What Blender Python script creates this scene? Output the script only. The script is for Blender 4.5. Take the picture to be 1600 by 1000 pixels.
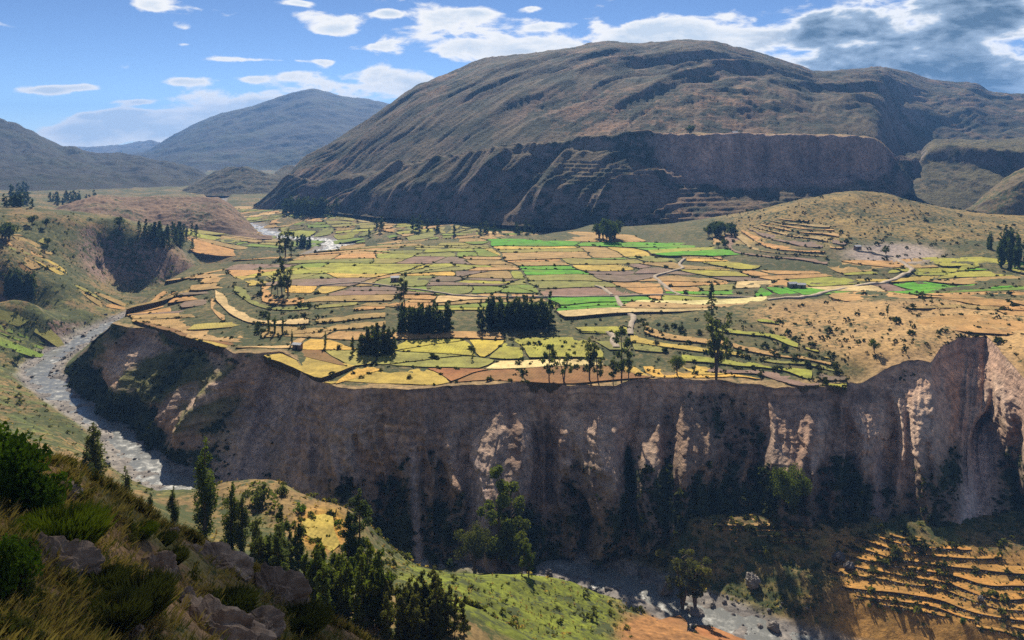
import bpy, math, random
import numpy as np
from mathutils import Vector, Matrix

for o in list(bpy.data.objects):
    bpy.data.objects.remove(o)
rng = np.random.default_rng(7)
random.seed(7)
SC = bpy.context.scene
COL = SC.collection

# ------------------------------------------------------------------ camera
F = 1300.0      # focal length in pixels of the 1600 px wide photograph
HY = 200.0      # row of the horizon
cd = bpy.data.cameras.new('camera')
cam = bpy.data.objects.new('camera', cd)
COL.objects.link(cam)
cam.location = (0, 0, 0)
cam.rotation_euler = (math.radians(90), 0, 0)
cd.sensor_width = 36.0
cd.lens = 36.0 * F / 1600.0
cd.shift_y = -(500.0 - HY) / 1600.0
cd.clip_start = 0.5
cd.clip_end = 60000
SC.camera = cam

# ------------------------------------------------------------------ sky, sun, exposure
SUN_AZ = math.radians(-4.0)     # measured from +Y towards +X
SUN_EL = math.radians(38.0)
w = bpy.data.worlds.new('World')
SC.world = w
w.use_nodes = True
nt = w.node_tree
nt.nodes.clear()
N = nt.nodes.new
L = nt.links.new


def mth(op, a, b=None, c=None, tree=None, clamp=False):
    t = tree or nt
    n = t.nodes.new('ShaderNodeMath')
    n.operation = op
    n.use_clamp = clamp
    for i, v in enumerate((a, b, c)):
        if v is None:
            continue
        if isinstance(v, (int, float)):
            n.inputs[i].default_value = v
        else:
            t.links.new(v, n.inputs[i])
    return n.outputs[0]


sky = N('ShaderNodeTexSky')
sky.sky_type = 'NISHITA'
sky.sun_disc = False
sky.sun_elevation = SUN_EL
sky.sun_rotation = SUN_AZ
sky.altitude = 3600
sky.air_density = 0.62
sky.dust_density = 0.05
sky.ozone_density = 4.0
tc = N('ShaderNodeTexCoord')
sp = N('ShaderNodeSeparateXYZ')
L(tc.outputs['Generated'], sp.inputs[0])
dx, dy, dz = sp.outputs
az = mth('ARCTAN2', dx, dy)
el = mth('ARCSINE', dz)
cx = N('ShaderNodeCombineXYZ')
L(az, cx.inputs[0])
L(el, cx.inputs[1])
azel = cx.outputs[0]
# low cumulus, streaks and the big backlit cloud: ellipses of thicker cloud (azimuth, elevation, radii, weight)


def skyp(px, py):
    a = math.atan((px - 800) / F)
    e = math.atan((HY - py) / F * math.cos(a))
    return a, e


BLOBS = [  # px, py, rx, ry, weight
    (1450, 92, 230, 45, .52), (1300, 28, 90, 30, .20), (1470, 22, 110, 30, .26), (1560, 50, 110, 40, .30), (1720, 60, 200, 110, .46), (1560, 140, 160, 20, .24),
    (1070, 52, 85, 30, .42), (1150, 60, 95, 30, .36), (1000, 62, 60, 20, .30), (900, 72, 110, 18, .34),
    (690, 62, 70, 26, .40), (680, 25, 40, 22, .34), (790, 75, 50, 30, .38), (520, 30, 75, 14, .42), (520, 50, 40, 9, .30), (600, 75, 90, 9, .32),
    (240, 8, 50, 12, .42), (283, 41, 20, 8, .34), (284, 70, 13, 4, .3), (75, 141, 26, 5, .44), (130, 136, 24, 5, .42), (285, 126, 28, 7, .40),
    (400, 124, 24, 7, .40), (455, 118, 24, 8, .40), (570, 135, 130, 17, .46), (640, 128, 50, 20, .3), (420, 160, 110, 12, .36), (250, 202, 150, 24, .48), (120, 214, 50, 14, .36),
    (380, 182, 130, 20, .36), (190, 178, 40, 6, .34), (510, 100, 14, 7, .36), (930, 37, 20, 10, .34), (1250, 130, 90, 12, .20), (860, 40, 40, 8, .3), (460, 5, 30, 5, .34), (610, 22, 20, 6, .34), (745, 18, 26, 8, .36), (830, 14, 16, 5, .36), (350, 92, 120, 4, .30), (480, 95, 70, 4, .26), (215, 160, 22, 4, .3), (150, 182, 16, 3, .3), (1420, 60, 40, 18, -.22), (1510, 48, 50, 14, -.22), (1590, 62, 22, 12, -.3), (1340, 66, 30, 14, -.2)]
tot = None
thick = None
for (bx_, by_, rx, ry, wt) in BLOBS:
    if rx < 45:
        wt += .13
    a0, e0 = skyp(bx_, by_)
    v1 = N('ShaderNodeVectorMath')
    v1.operation = 'MULTIPLY_ADD'
    L(azel, v1.inputs[0])
    v1.inputs[1].default_value = (F / rx, F / ry, 0)
    v1.inputs[2].default_value = (-a0 * F / rx, -e0 * F / ry, 0)
    v2 = N('ShaderNodeVectorMath')
    v2.operation = 'DOT_PRODUCT'
    L(v1.outputs[0], v2.inputs[0])
    L(v1.outputs[0], v2.inputs[1])
    g = mth('POWER', 0.45, v2.outputs['Value'])
    tot = mth('MULTIPLY_ADD', g, wt, 0.0 if tot is None else tot)
    if bx_ == 1560 and by_ == 140:
        thick = tot     # the heavy cloud on the right
mp = N('ShaderNodeMapping')
mp.inputs['Scale'].default_value = (1, 1, 2.6)
L(tc.outputs['Generated'], mp.inputs[0])
nz = N('ShaderNodeTexNoise')
nz.inputs['Scale'].default_value = 16
nz.inputs['Detail'].default_value = 7
nz.inputs['Roughness'].default_value = 0.56
nz.inputs['Distortion'].default_value = 0.25
L(mp.outputs[0], nz.inputs['Vector'])
nz2 = N('ShaderNodeTexNoise')
nz2.inputs['Scale'].default_value = 3.2
nz2.inputs['Detail'].default_value = 2
L(mp.outputs[0], nz2.inputs['Vector'])
# overhead the same broken cumulus goes on by noise alone
up = mth('MULTIPLY', mth('SUBTRACT', nz2.outputs[0], 0.42), 1.2)
upm = N('ShaderNodeMapRange')
upm.inputs['From Min'].default_value = 0.14
upm.inputs['From Max'].default_value = 0.30
L(el, upm.inputs['Value'])
tot = mth('ADD', tot, mth('MULTIPLY', up, upm.outputs[0]))
tot = mth('MINIMUM', tot, 0.60)
dens = mth('ADD', mth('MULTIPLY', nz.outputs[0], 1.4), mth('SUBTRACT', tot, 0.91))
cm = N('ShaderNodeMapRange')
cm.interpolation_type = 'SMOOTHSTEP'
cm.inputs['From Min'].default_value = 0.0
cm.inputs['From Max'].default_value = 0.21
L(dens, cm.inputs['Value'])
cr = N('ShaderNodeValToRGB')
cr.color_ramp.elements[0].position = 0.04
cr.color_ramp.elements[0].color = (0.93, 0.95, 0.98, 1)
cr.color_ramp.elements[1].position = 0.46
cr.color_ramp.elements[1].color = (0.60, 0.69, 0.80, 1)
e2 = cr.color_ramp.elements.new(0.15)
e2.color = (1.0, 0.98, 0.95, 1)
L(dens, cr.inputs[0])
ck_ = N('ShaderNodeValToRGB')
ck_.color_ramp.elements[0].position = 0.16
ck_.color_ramp.elements[0].color = (1, 1, 1, 1)
ck_.color_ramp.elements[1].position = 0.52
ck_.color_ramp.elements[1].color = (0.10, 0.175, 0.28, 1)
e3 = ck_.color_ramp.elements.new(0.30)
e3.color = (0.36, 0.47, 0.62, 1)
L(dens, ck_.inputs[0])
tm_ = N('ShaderNodeMapRange')
tm_.interpolation_type = 'SMOOTHSTEP'
tm_.inputs['From Min'].default_value = 0.10
tm_.inputs['From Max'].default_value = 0.34
L(thick, tm_.inputs['Value'])
cmx = N('ShaderNodeMix')
cmx.data_type = 'RGBA'
L(tm_.outputs[0], cmx.inputs[0])
L(cr.outputs[0], cmx.inputs[6])
L(ck_.outputs[0], cmx.inputs[7])
bg1 = N('ShaderNodeBackground')
bg1.inputs['Strength'].default_value = 0.066
L(sky.outputs[0], bg1.inputs['Color'])
bg2 = N('ShaderNodeBackground')
bg2.inputs['Strength'].default_value = 0.66
L(cmx.outputs[2], bg2.inputs['Color'])
mx = N('ShaderNodeMixShader')
L(cm.outputs[0], mx.inputs[0])
L(bg1.outputs[0], mx.inputs[1])
L(bg2.outputs[0], mx.inputs[2])
wo = N('ShaderNodeOutputWorld')
L(mx.outputs[0], wo.inputs[0])

sl = bpy.data.lights.new('sun', 'SUN')
sl.energy = 5.0
sl.angle = math.radians(0.55)
sl.color = (1.0, 0.90, 0.74)
so = bpy.data.objects.new('sun', sl)
COL.objects.link(so)
SUND = Vector((math.sin(SUN_AZ) * math.cos(SUN_EL), math.cos(SUN_AZ) * math.cos(SUN_EL), math.sin(SUN_EL)))
so.rotation_euler = (-SUND).to_track_quat('-Z', 'Y').to_euler()
so.location = (0, 0, 300)

HAZE = 1.2e-4    # density of the valley air
vs = SC.view_settings
vs.view_transform = 'Standard'
vs.look = 'None'
vs.exposure = 0.7
vs.gamma = 1.0
vs.use_curve_mapping = False
SC.render.engine = 'CYCLES'
cy = SC.cycles
w.cycles.sampling_method = 'MANUAL'
w.cycles.sample_map_resolution = 1024
cy.use_adaptive_sampling = False
cy.max_bounces = 3
cy.diffuse_bounces = 1
cy.glossy_bounces = 2
cy.transmission_bounces = 3
cy.transparent_max_bounces = 24
cy.volume_bounces = 0
cy.use_denoising = False
cy.sample_clamp_indirect = 4.0
cy.caustics_reflective = False
cy.caustics_refractive = False

# ------------------------------------------------------------------ noise and fitting helpers
_P = rng.permutation(256).astype(np.int32)
_P = np.concatenate([_P, _P])
_A = rng.random(256) * 2 * np.pi
_GX, _GY = np.cos(_A), np.sin(_A)


def pn(x, y, seed=0):
    x = np.asarray(x, float) + seed * 17.31
    y = np.asarray(y, float) + seed * 9.77
    xi = np.floor(x).astype(np.int64)
    yi = np.floor(y).astype(np.int64)
    xf, yf = x - xi, y - yi
    u = xf * xf * xf * (xf * (xf * 6 - 15) + 10)
    v = yf * yf * yf * (yf * (yf * 6 - 15) + 10)

    def g(ix, iy, fx, fy):
        h = _P[(_P[ix & 255] + iy) & 255]
        return _GX[h] * fx + _GY[h] * fy
    a = g(xi, yi, xf, yf)
    b = g(xi + 1, yi, xf - 1, yf)
    c = g(xi, yi + 1, xf, yf - 1)
    d = g(xi + 1, yi + 1, xf - 1, yf - 1)
    return ((a + (b - a) * u) * (1 - v) + (c + (d - c) * u) * v) * 1.45


def fbm(x, y, octv=4, seed=0, gain=.5):
    s, a, f = 0.0, 1.0, 1.0
    for k in range(octv):
        s = s + a * pn(x * f, y * f, seed + k)
        a *= gain
        f *= 2.03
    return s


def ridged(x, y, octv=4, seed=0, gain=.5):
    s, a, f, n = 0.0, 1.0, 1.0, 0.0
    for k in range(octv):
        s = s + a * (1 - 2 * np.abs(pn(x * f, y * f, seed + k)))
        n += a
        a *= gain
        f *= 2.07
    return s / n


def sstep(a, b, x):
    t = np.clip((np.asarray(x, float) - a) / (b - a), 0, 1)
    return t * t * (3 - 2 * t)


class RBF:
    def __init__(self, uv, val, c=.03, reg=1e-4):
        uv = np.array(uv, float)
        n = len(uv)
        self.uv, self.c = uv, c
        d = np.sqrt(((uv[:, None] - uv[None]) ** 2).sum(-1) + c * c)
        A = np.zeros((n + 3, n + 3))
        A[:n, :n] = -d - reg * np.eye(n) * -1
        A[:n, n] = 1
        A[:n, n + 1:] = uv
        A[n, :n] = 1
        A[n + 1:, :n] = uv.T
        b = np.zeros(n + 3)
        b[:n] = val
        self.w = np.linalg.solve(A, b)

    def bake(self, u0, u1, v0, v1, nu, nv):
        gu, gv = np.linspace(u0, u1, nu), np.linspace(v0, v1, nv)
        a, b = np.meshgrid(gu, gv)
        self.box, self.tabl = (u0, u1, v0, v1, nu, nv), self.full(a, b)
        return self

    def __call__(self, u, v):
        u0, u1, v0, v1, nu, nv = self.box
        a = np.clip((np.asarray(u, float) - u0) / (u1 - u0) * (nu - 1), 0, nu - 1.001)
        b = np.clip((np.asarray(v, float) - v0) / (v1 - v0) * (nv - 1), 0, nv - 1.001)
        i, j = a.astype(int), b.astype(int)
        fa, fb = a - i, b - j
        t = self.tabl
        return (t[j, i] * (1 - fa) + t[j, i + 1] * fa) * (1 - fb) + (t[j + 1, i] * (1 - fa) + t[j + 1, i + 1] * fa) * fb

    def full(self, u, v):
        u = np.asarray(u, float)
        sh = u.shape
        u = u.ravel()
        v = np.asarray(v, float).ravel()
        n = len(self.uv)
        out = self.w[n] + self.w[n + 1] * u + self.w[n + 2] * v
        for i in range(n):
            out = out - self.w[i] * np.sqrt((u - self.uv[i, 0]) ** 2 + (v - self.uv[i, 1]) ** 2 + self.c ** 2)
        return out.reshape(sh)


def Pz(px, py, z):
    d = z * F / (HY - py)
    return ((px - 800) / F * d, d, z)


def Pd(px, py, d):
    return ((px - 800) / F * d, d, (HY - py) / F * d)


# ------------------------------------------------------------------ object helpers
def tag(o, label=None, cat=None, group=None, kind=None):
    if label:
        o['label'] = label
    if cat:
        o['category'] = cat
    if group:
        o['group'] = group
    if kind:
        o['kind'] = kind
    return o


def mesh_np(name, V, Q, mat=None, col=None, smooth=True, mi=None, mats=None):
    """V (n,3), Q (m,4) or (m,3) index arrays -> mesh datablock"""
    V = np.asarray(V, np.float32)
    Q = np.asarray(Q, np.int32)
    me = bpy.data.meshes.new(name)
    k = Q.shape[1]
    me.vertices.add(len(V))
    me.vertices.foreach_set('co', V.ravel())
    me.loops.add(Q.size)
    me.loops.foreach_set('vertex_index', Q.ravel())
    me.polygons.add(len(Q))
    me.polygons.foreach_set('loop_start', np.arange(len(Q), dtype=np.int32) * k)
    me.polygons.foreach_set('loop_total', np.full(len(Q), k, np.int32))
    me.polygons.foreach_set('use_smooth', np.full(len(Q), smooth, bool))
    if mats:
        for m in mats:
            me.materials.append(m)
        me.polygons.foreach_set('material_index', np.asarray(mi, np.int32))
    elif mat:
        me.materials.append(mat)
    if col is not None:
        at = me.color_attributes.new('Col', 'FLOAT_COLOR', 'POINT')
        at.data.foreach_set('color', np.asarray(col, np.float32).ravel())
    me.update()
    me.validate()
    return me


def link(name, me, parent=None, loc=None, rz=0, sc=None):
    o = bpy.data.objects.new(name, me)
    COL.objects.link(o)
    if parent:
        o.parent = parent
    if loc is not None:
        o.location = loc
    if rz:
        o.rotation_euler = (0, 0, rz)
    if sc is not None:
        o.scale = sc if hasattr(sc, '__len__') else (sc, sc, sc)
    return o


def gridq(nr, nc):
    i = np.arange(nr * nc).reshape(nr, nc)
    return np.stack([i[:-1, :-1], i[:-1, 1:], i[1:, 1:], i[1:, :-1]], -1).reshape(-1, 4)


# ------------------------------------------------------------------ materials
def newmat(name):
    m = bpy.data.materials.new(name)
    m.use_nodes = True
    t = m.node_tree
    b = t.nodes['Principled BSDF']
    b.inputs['Specular IOR Level'].default_value = 0.15
    b.inputs['Roughness'].default_value = 0.95
    return m, t, b


def tex(t, scale, detail=8, rough=.6, vec=None, kind='ShaderNodeTexNoise'):
    n = t.nodes.new(kind)
    n.inputs['Scale'].default_value = scale
    if 'Detail' in n.inputs:
        n.inputs['Detail'].default_value = detail
        n.inputs['Roughness'].default_value = rough
    if vec:
        t.links.new(vec, n.inputs['Vector'])
    return n


def rampn(t, val, stops):
    r = t.nodes.new('ShaderNodeValToRGB')
    e = r.color_ramp.elements
    while len(e) < len(stops):
        e.new(0.5)
    for k, (p, c) in enumerate(stops):
        e[k].position = p
        e[k].color = (*c, 1) if len(c) == 3 else c
    t.links.new(val, r.inputs[0])
    return r.outputs[0]


def mixc(t, f, a, b, mode='MIX'):
    n = t.nodes.new('ShaderNodeMix')
    n.data_type = 'RGBA'
    n.blend_type = mode
    for s, v in ((n.inputs[0], f), (n.inputs[6], a), (n.inputs[7], b)):
        if isinstance(v, (int, float)):
            s.default_value = v
        elif isinstance(v, tuple):
            s.default_value = (*v, 1)
        else:
            t.links.new(v, s)
    return n.outputs[2]


def terrain_mat(name, fine, coarse, scrub, bump=.6, bdist=.6, scrubscale=.35):
    """earth whose ground type comes from the mesh (Col: colour, alpha: how much scrub grows there)"""
    m, t, b = newmat(name)
    tcn = t.nodes.new('ShaderNodeTexCoord')
    at = t.nodes.new('ShaderNodeAttribute')
    at.attribute_name = 'Col'
    n1 = tex(t, fine, 6, .68, tcn.outputs['Object'])
    n2 = tex(t, coarse, 3, .6, tcn.outputs['Object'])
    v = rampn(t, n1.outputs[0], [(0.28, (.36, .36, .38)), (0.5, (1, 1, 1)), (0.72, (1.7, 1.62, 1.5))])
    v2 = rampn(t, n2.outputs[0], [(0.3, (.72, .72, .76)), (0.7, (1.3, 1.26, 1.2))])
    c = mixc(t, 1.0, at.outputs['Color'], v, 'MULTIPLY')
    c = mixc(t, 1.0, c, v2, 'MULTIPLY')
    n3 = tex(t, scrubscale, 4, .72, tcn.outputs['Object'])
    th = mth('ADD', n3.outputs[0], mth('MULTIPLY', at.outputs['Alpha'], .5, tree=t), tree=t)
    th = mth('MULTIPLY', mth('SUBTRACT', th, .74, tree=t), 11.0, tree=t, clamp=True)
    c = mixc(t, th, c, scrub)
    t.links.new(c, b.inputs['Base Color'])
    bp = t.nodes.new('ShaderNodeBump')
    bp.inputs['Strength'].default_value = bump
    bp.inputs['Distance'].default_value = bdist
    t.links.new(n1.outputs[0], bp.inputs['Height'])
    t.links.new(bp.outputs[0], b.inputs['Normal'])
    return m

# ================================================================== LARGE STRUCTURE
# river course (x, y, z of the water, half width)
RIV = np.array([
    (330, 150, -141, 9), (230, 156, -142, 10), (160, 178, -140.4, 9), (102, 203.5, -138.4, 8.5), (67, 223, -136.4, 8.5), (37, 242.6, -134.4, 8.5), (15.6, 253, -133.3, 7.5),
    (-38, 262, -131.5, 8), (-85, 278, -128.5, 9), (-131, 304, -125, 9), (-162, 340, -123, 7.5), (-210, 384, -121, 7.5),
    (-234, 414, -119.6, 8), (-239, 451, -118, 8), (-239, 478, -117, 7), (-232, 530, -116, 8), (-215, 590, -115, 9), (-195, 660, -114, 10),
    (-170, 735, -112.6, 16), (-165, 790, -112, 20), (-205, 838, -111, 17), (-252, 868, -110, 17), (-300, 936, -108, 15), (-380, 1050, -107, 14), (-430, 1200, -107, 14), (-520, 1500, -118, 14)], float)
# foot of the gorge cliff (rim column, foot column, foot row, height)
FOOT = [(176, 104, 580, -118.5), (205, 130, 620, -121), (235, 160, 640, -122), (290, 225, 683, -124), (345, 268, 705, -125.5), (400, 330, 745, -127.5), (466, 430, 800, -129.5), (500, 480, 830, -130.5), (540, 530, 850, -131),
        (640, 640, 866, -131), (850, 850, 868, -131.5), (960, 960, 850, -129.3), (1060, 1060, 810, -123.3), (1150, 1150, 800, -123), (1290, 1295, 803, -123), (1400, 1400, 800, -122), (1480, 1490, 790, -120.5), (1540, 1525, 815, -123), (1600, 1600, 800, -122), (1800, 1800, 800, -122), (1950, 1950, 800, -122)]
FOOT = np.array(FOOT, float)
# smooth it
_t = np.arange(len(RIV))
_tt = np.linspace(0, len(RIV) - 1, len(RIV) * 6)


def catmull(P, tt):
    n = len(P)
    i = np.clip(np.floor(tt).astype(int), 0, n - 2)
    f = (tt - i)[:, None]
    p0, p1, p2, p3 = P[np.clip(i - 1, 0, n - 1)], P[i], P[i + 1], P[np.clip(i + 2, 0, n - 1)]
    return .5 * (2 * p1 + (p2 - p0) * f + (2 * p0 - 5 * p1 + 4 * p2 - p3) * f * f + (3 * p1 - p0 - 3 * p2 + p3) * f ** 3)


RIVS = catmull(RIV, _tt)


def river_full(X, Y):
    sh = X.shape
    X, Y = X.ravel(), Y.ravel()
    best = np.full(X.shape, 1e9)
    zz = np.zeros(X.shape)
    hw = np.ones(X.shape)
    for a, b in zip(RIVS[:-1], RIVS[1:]):
        dxy = b[:2] - a[:2]
        l2 = (dxy ** 2).sum()
        t = np.clip(((X - a[0]) * dxy[0] + (Y - a[1]) * dxy[1]) / l2, 0, 1)
        d = np.hypot(X - a[0] - t * dxy[0], Y - a[1] - t * dxy[1])
        m = d < best
        best[m] = d[m]
        zz[m] = (a[2] + t * (b[2] - a[2]))[m]
        hw[m] = (a[3] + t * (b[3] - a[3]))[m]
    return best.reshape(sh), zz.reshape(sh), hw.reshape(sh)


RG = (-640., 360., 130., 1600.)
_rx, _ry = np.meshgrid(np.linspace(RG[0], RG[1], 401), np.linspace(RG[2], RG[3], 589))
RTAB = np.stack(river_full(_rx, _ry), -1)


def river(X, Y):
    """distance to the river's centre line, water level and half width there (from a table)"""
    X, Y = np.asarray(X, float), np.asarray(Y, float)
    a = np.clip((X - RG[0]) / 2.5, 0, 399.999)
    b = np.clip((Y - RG[2]) / 2.5, 0, 587.999)
    i, j = a.astype(int), b.astype(int)
    fa, fb = (a - i)[..., None], (b - j)[..., None]
    v = (RTAB[j, i] * (1 - fa) + RTAB[j, i + 1] * fa) * (1 - fb) + (RTAB[j + 1, i] * (1 - fa) + RTAB[j + 1, i + 1] * fa) * fb
    far = np.maximum(np.maximum(RG[0] - X, X - RG[1]), np.maximum(RG[2] - Y, Y - RG[3]))
    return v[..., 0] + np.maximum(far, 0), v[..., 1], v[..., 2]


# ---- low ground: fitted to surveyed points (photo column, row, height) or (column, row, None, distance) or (column, None, height, distance)
CA = []


def ca(px, py=None, z=None, d=None):
    if d is None:
        d = z * F / (HY - py)
    if z is None:
        z = (HY - py) / F * d
    CA.append(((px - 800) / F, math.log(d), z / d))


for a in [(0, 1000, None, 26), (0, 820, None, 36), (0, 720, None, 50), (80, 735, None, 49), (135, 748, None, 52), (200, 790, None, 55), (300, 850, None, 60), (400, 905, None, 62),
          (470, 940, None, 62), (560, 1010, None, 60), (200, 900, None, 40), (300, 960, None, 42), (150, 1000, None, 30), (400, 1030, None, 44), (640, 1100, None, 55), (800, 1200, None, 45),
          (1000, 1250, None, 45), (1300, 1250, None, 45), (1700, 1250, None, 45), (-200, 760, None, 50), (-200, 1000, None, 24), (800, 1500, None, 20), (1600, 1500, None, 20), (0, 1500, None, 12), (800, None, -4, 6), (0, None, -4, 5), (1600, None, -4, 6),
          (-300, 640, None, 70), (-300, 560, None, 150), (60, None, -58, 105), (200, None, -66, 108), (340, None, -66, 105), (480, None, -66, 102), (620, None, -70, 105), (800, None, -80, 110),
          (145, 765, -74), (60, 705, -86), (270, 822, -73), (320, 850, -82), (260, 785, -92), (320, 800, -90), (380, 850, -84),
          (20, 620, -112), (100, 680, -113), (150, 694, -121), (60, 640, -115), (20, 600, -115), (0, 655, -107), (210, 752, -122), (150, 720, -108), (200, 765, -104), (-150, 640, -100), (-150, 560, -100),
          (250, 775, -112), (300, 782, -118),
          (430, 752, -92), (470, 770, -94), (550, 800, -97), (600, 845, -104), (625, 868, -107), (390, 760, -96),
          (430, None, -126, 252), (560, None, -130, 247), (650, None, -131, 246), (350, None, -120, 262),
          (500, 820, -92), (520, 860, -92), (440, 830, -88), (400, 875, -82), (450, 960, -76), (500, 965, -80), (600, 985, -80), (700, 985, -82), (750, 960, -88), (560, 1050, -66),
          (640, 880, -104), (720, 900, -108), (800, 905, -113), (860, 908, -119), (850, 935, -116), (930, 945, -122), (980, 975, -124), (800, 980, -104), (900, 1000, -112), (1000, 985, -123), (1080, 970, -128),
          (1170, 1000, -130), (1000, 1040, -116), (1200, 1060, -124), (1400, 1120, -124), (1700, 1200, -128),
          (1100, 900, -132.3), (1100, 880, -130.6), (1100, 840, -126.3), (1200, 880, -130), (1200, 845, -126), (1300, 862, -127.3), (1400, 900, -128.2), (1500, 905, -127.6), (1590, 955, -129.6), (1600, 905, -126.4), (1450, 835, -123.4), (1300, 812, -122.3), (1200, 815, -122.5), (1100, 802, -122.2),
          (1040, 850, -128), (1600, 850, -123.4), (1700, 900, -126), (1250, 930, -132), (1400, 962, -132.4), (1500, 980, -132.2), (1600, 996, -131.8), (1750, 1010, -131),
          (870, 862, -131), (760, 872, -130), (640, 868, -129),
          (30, 475, -100), (60, 415, -88), (130, 376, None, 610), (200, 365, None, 645), (170, 368, None, 636), (285, 406, None, 650), (240, 375, None, 652), (170, 438, None, 606), (235, 446, None, 618), (290, 438, None, 636), (140, 440, None, 560), (250, 462, None, 590),
          (320, 418, None, 690), (100, 500, -109), (140, 470, -108), (50, 540, -115), (20, 500, -111), (0, 560, -113.5), (0, 600, -113), (110, 450, -100), (0, 430, -90), (-150, 400, -70), (-150, 480, -90),
          (0, 330, -84), (60, 352, -86), (0, 400, -80), (120, 340, None, 760), (350, 385, -107), (300, 395, -106), (450, 345, -104), (600, 350, -103), (520, 330, -100), (700, 360, -98), (400, 322, -105), (300, 330, -106),
          (200, 305, -106), (100, 305, -100), (0, 300, -90), (560, 372, -108), (640, 372, -104),
          (700, None, -112, 400), (700, None, -122, 300), (1000, None, -112, 420), (1000, None, -120, 310), (1200, None, -115, 330), (1000, None, -105, 600), (1300, None, -110, 500), (1600, None, -110, 400), (1600, None, -105, 700), (400, None, -115, 400), (300, None, -117, 450), (400, None, -113, 520), (1500, None, -116, 290),
          (-200, None, -60, 900), (-200, None, -90, 2500), (400, None, -138, 2500), (1000, None, -120, 2500), (1800, None, -120, 2500), (-200, None, -150, 8000), (400, None, -200, 8000), (1800, None, -200, 8000), (1200, None, -110, 1300), (1500, None, -95, 1000)]:
    ca(*a)
for r in RIV:
    if r[1] < 1100:
        CA.append((r[0] / r[1], math.log(r[1]), (r[2] + .3) / r[1]))
CA = np.array(CA)
RA = RBF(CA[:, :2], CA[:, 2], c=.03).bake(-.88, .86, math.log(3), math.log(15000), 330, 560)


def HA(X, Y):
    X = np.asarray(X, float)
    Y = np.maximum(np.asarray(Y, float), 3)
    z = RA(X / Y, np.log(Y)) * Y
    kf = sstep(1000, 1500, Y)
    z = z * (1 - kf) + (-104 - np.maximum(Y - 1300, 0) * .022) * kf
    # never above the foot of the gorge cliff
    fxx = 800 + X / Y * F
    fzz = np.interp(fxx, FOOT[:, 1], FOOT[:, 3])
    fdd = fzz * F / (HY - np.interp(fxx, FOOT[:, 1], FOOT[:, 2]))
    cap = fzz + np.where(Y > fdd, -.3 - np.maximum(Y - fdd - 24, 0) * .3, (fdd - Y) * .12)
    z = np.where((fxx > FOOT[0, 1]) & (Y > fdd - 30) & (Y < fdd + 130) & (fxx > 330), np.minimum(z, cap), z)
    kw = (1 - sstep(1, 16, fdd - Y)) * (Y < fdd + 22) * (fxx > 330) * (fxx < 1900)
    z = z * (1 - kw) + (fzz - .2) * kw
    near = 1 - sstep(70, 120, Y)
    z = z + (1 - near) * (fbm(X / 34, Y / 34, 4, 3) * 1.5 + ridged(X / 90, Y / 90, 4, 40) * sstep(420, 800, Y) * 1.2)
    z = z + near * (fbm(X / 7, Y / 7, 5, 11) * .55)
    z = z + fbm(X / 3.1, Y / 3.1, 3, 21) * .16
    # steep broken scarp of the left hill
    u = X / Y
    sc_ = np.exp(-((u + .44) / .06) ** 2) * sstep(560, 600, Y) * (1 - sstep(640, 665, Y))
    z = z + sc_ * ridged(X / 16, Y / 60, 4, 55) * 6.0
    r, zr, hw = river(X, Y)
    bed = zr + .15 + fbm(X / 9, Y / 9, 4, 31) * .8 + np.clip(r / hw - .8, -.6, 1.2) * 1.1
    k = sstep(hw * 1.0, hw * 1.0 + 9 + 9 * (Y < 262) * (X > 30), r)
    return np.where(Y < 1500, bed * (1 - k) + z * k, z)


# ---- plateau top: front rim and back rim (column, row, height), interior heights
RIMF = [(176, 505, -92.5), (205, 512, -92.5), (235, 513, -92), (290, 522, -91.5), (325, 528, -91), (345, 538, -91), (365, 550, -90.5), (400, 551, -90), (440, 550, -90), (466, 563, -90.5), (470, 582, -91), (500, 598, -92), (540, 604, -92),
        (640, 603, -92), (850, 597, -92), (900, 600, -92), (960, 602, -92), (1000, 592, -91.5), (1060, 588, -91.5), (1150, 598, -92), (1290, 608, -92), (1338, 602, -91.5), (1378, 584, -88), (1420, 566, -84.5), (1455, 566, -84),
        (1476, 540, -82), (1500, 524, -81), (1540, 524, -81), (1572, 560, -83), (1605, 596, -86), (1680, 600, -86), (1800, 590, -86), (1950, 590, -86)]
RIMB = [(176, 505, None), (215, 486, 432), (255, 450, 485), (300, 418, 540), (400, 403, 563), (540, 391, 592), (640, 379, 625), (700, 373, 640), (850, 368, 655), (900, 366, 700), (960, 366, 800), (1000, 366, 880), (1200, 340, 900), (1400, 330, 900), (1500, 330, 900), (1950, 330, 900)]
rf = np.array([((x - 800) / F, z * F / (HY - y)) for x, y, z in RIMF])
rb = np.array([((x - 800) / F, (rf[0, 1] + 1.0) if d is None else d) for x, y, d in RIMB])
U0, U1 = rf[0, 0], rf[-1, 0]


def DF(u):
    """distance of the front rim, with its small bays"""
    d = np.interp(u, rf[:, 0], rf[:, 1])
    s = u * 300
    taper = sstep(U0, U0 + .03, u)
    return d + taper * (-2.6 * (ridged(s / 27, s * 0 - .7, 3, 111, .55) - .35) + fbm(s / 26, s * 0 + .5, 3, 61) * 3.0 + pn(s / 4, s * 0 + .2, 64) * 1.0 + pn(s / 1.3, s * 0 + .7, 65) * .35)


def DB(u):
    d = np.interp(u, rb[:, 0], rb[:, 1])
    return np.maximum(d + fbm(u * 14, u * 0 + 3.3, 3, 66) * 6 * sstep(U0, U0 + .05, u), DF(u) + .8)


CB = []


def cb(px, py, z=None, d=None):
    if d is None:
        d = z * F / (HY - py)
    if z is None:
        z = (HY - py) / F * d
    CB.append(((px - 800) / F, math.log(d), z / d))


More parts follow.
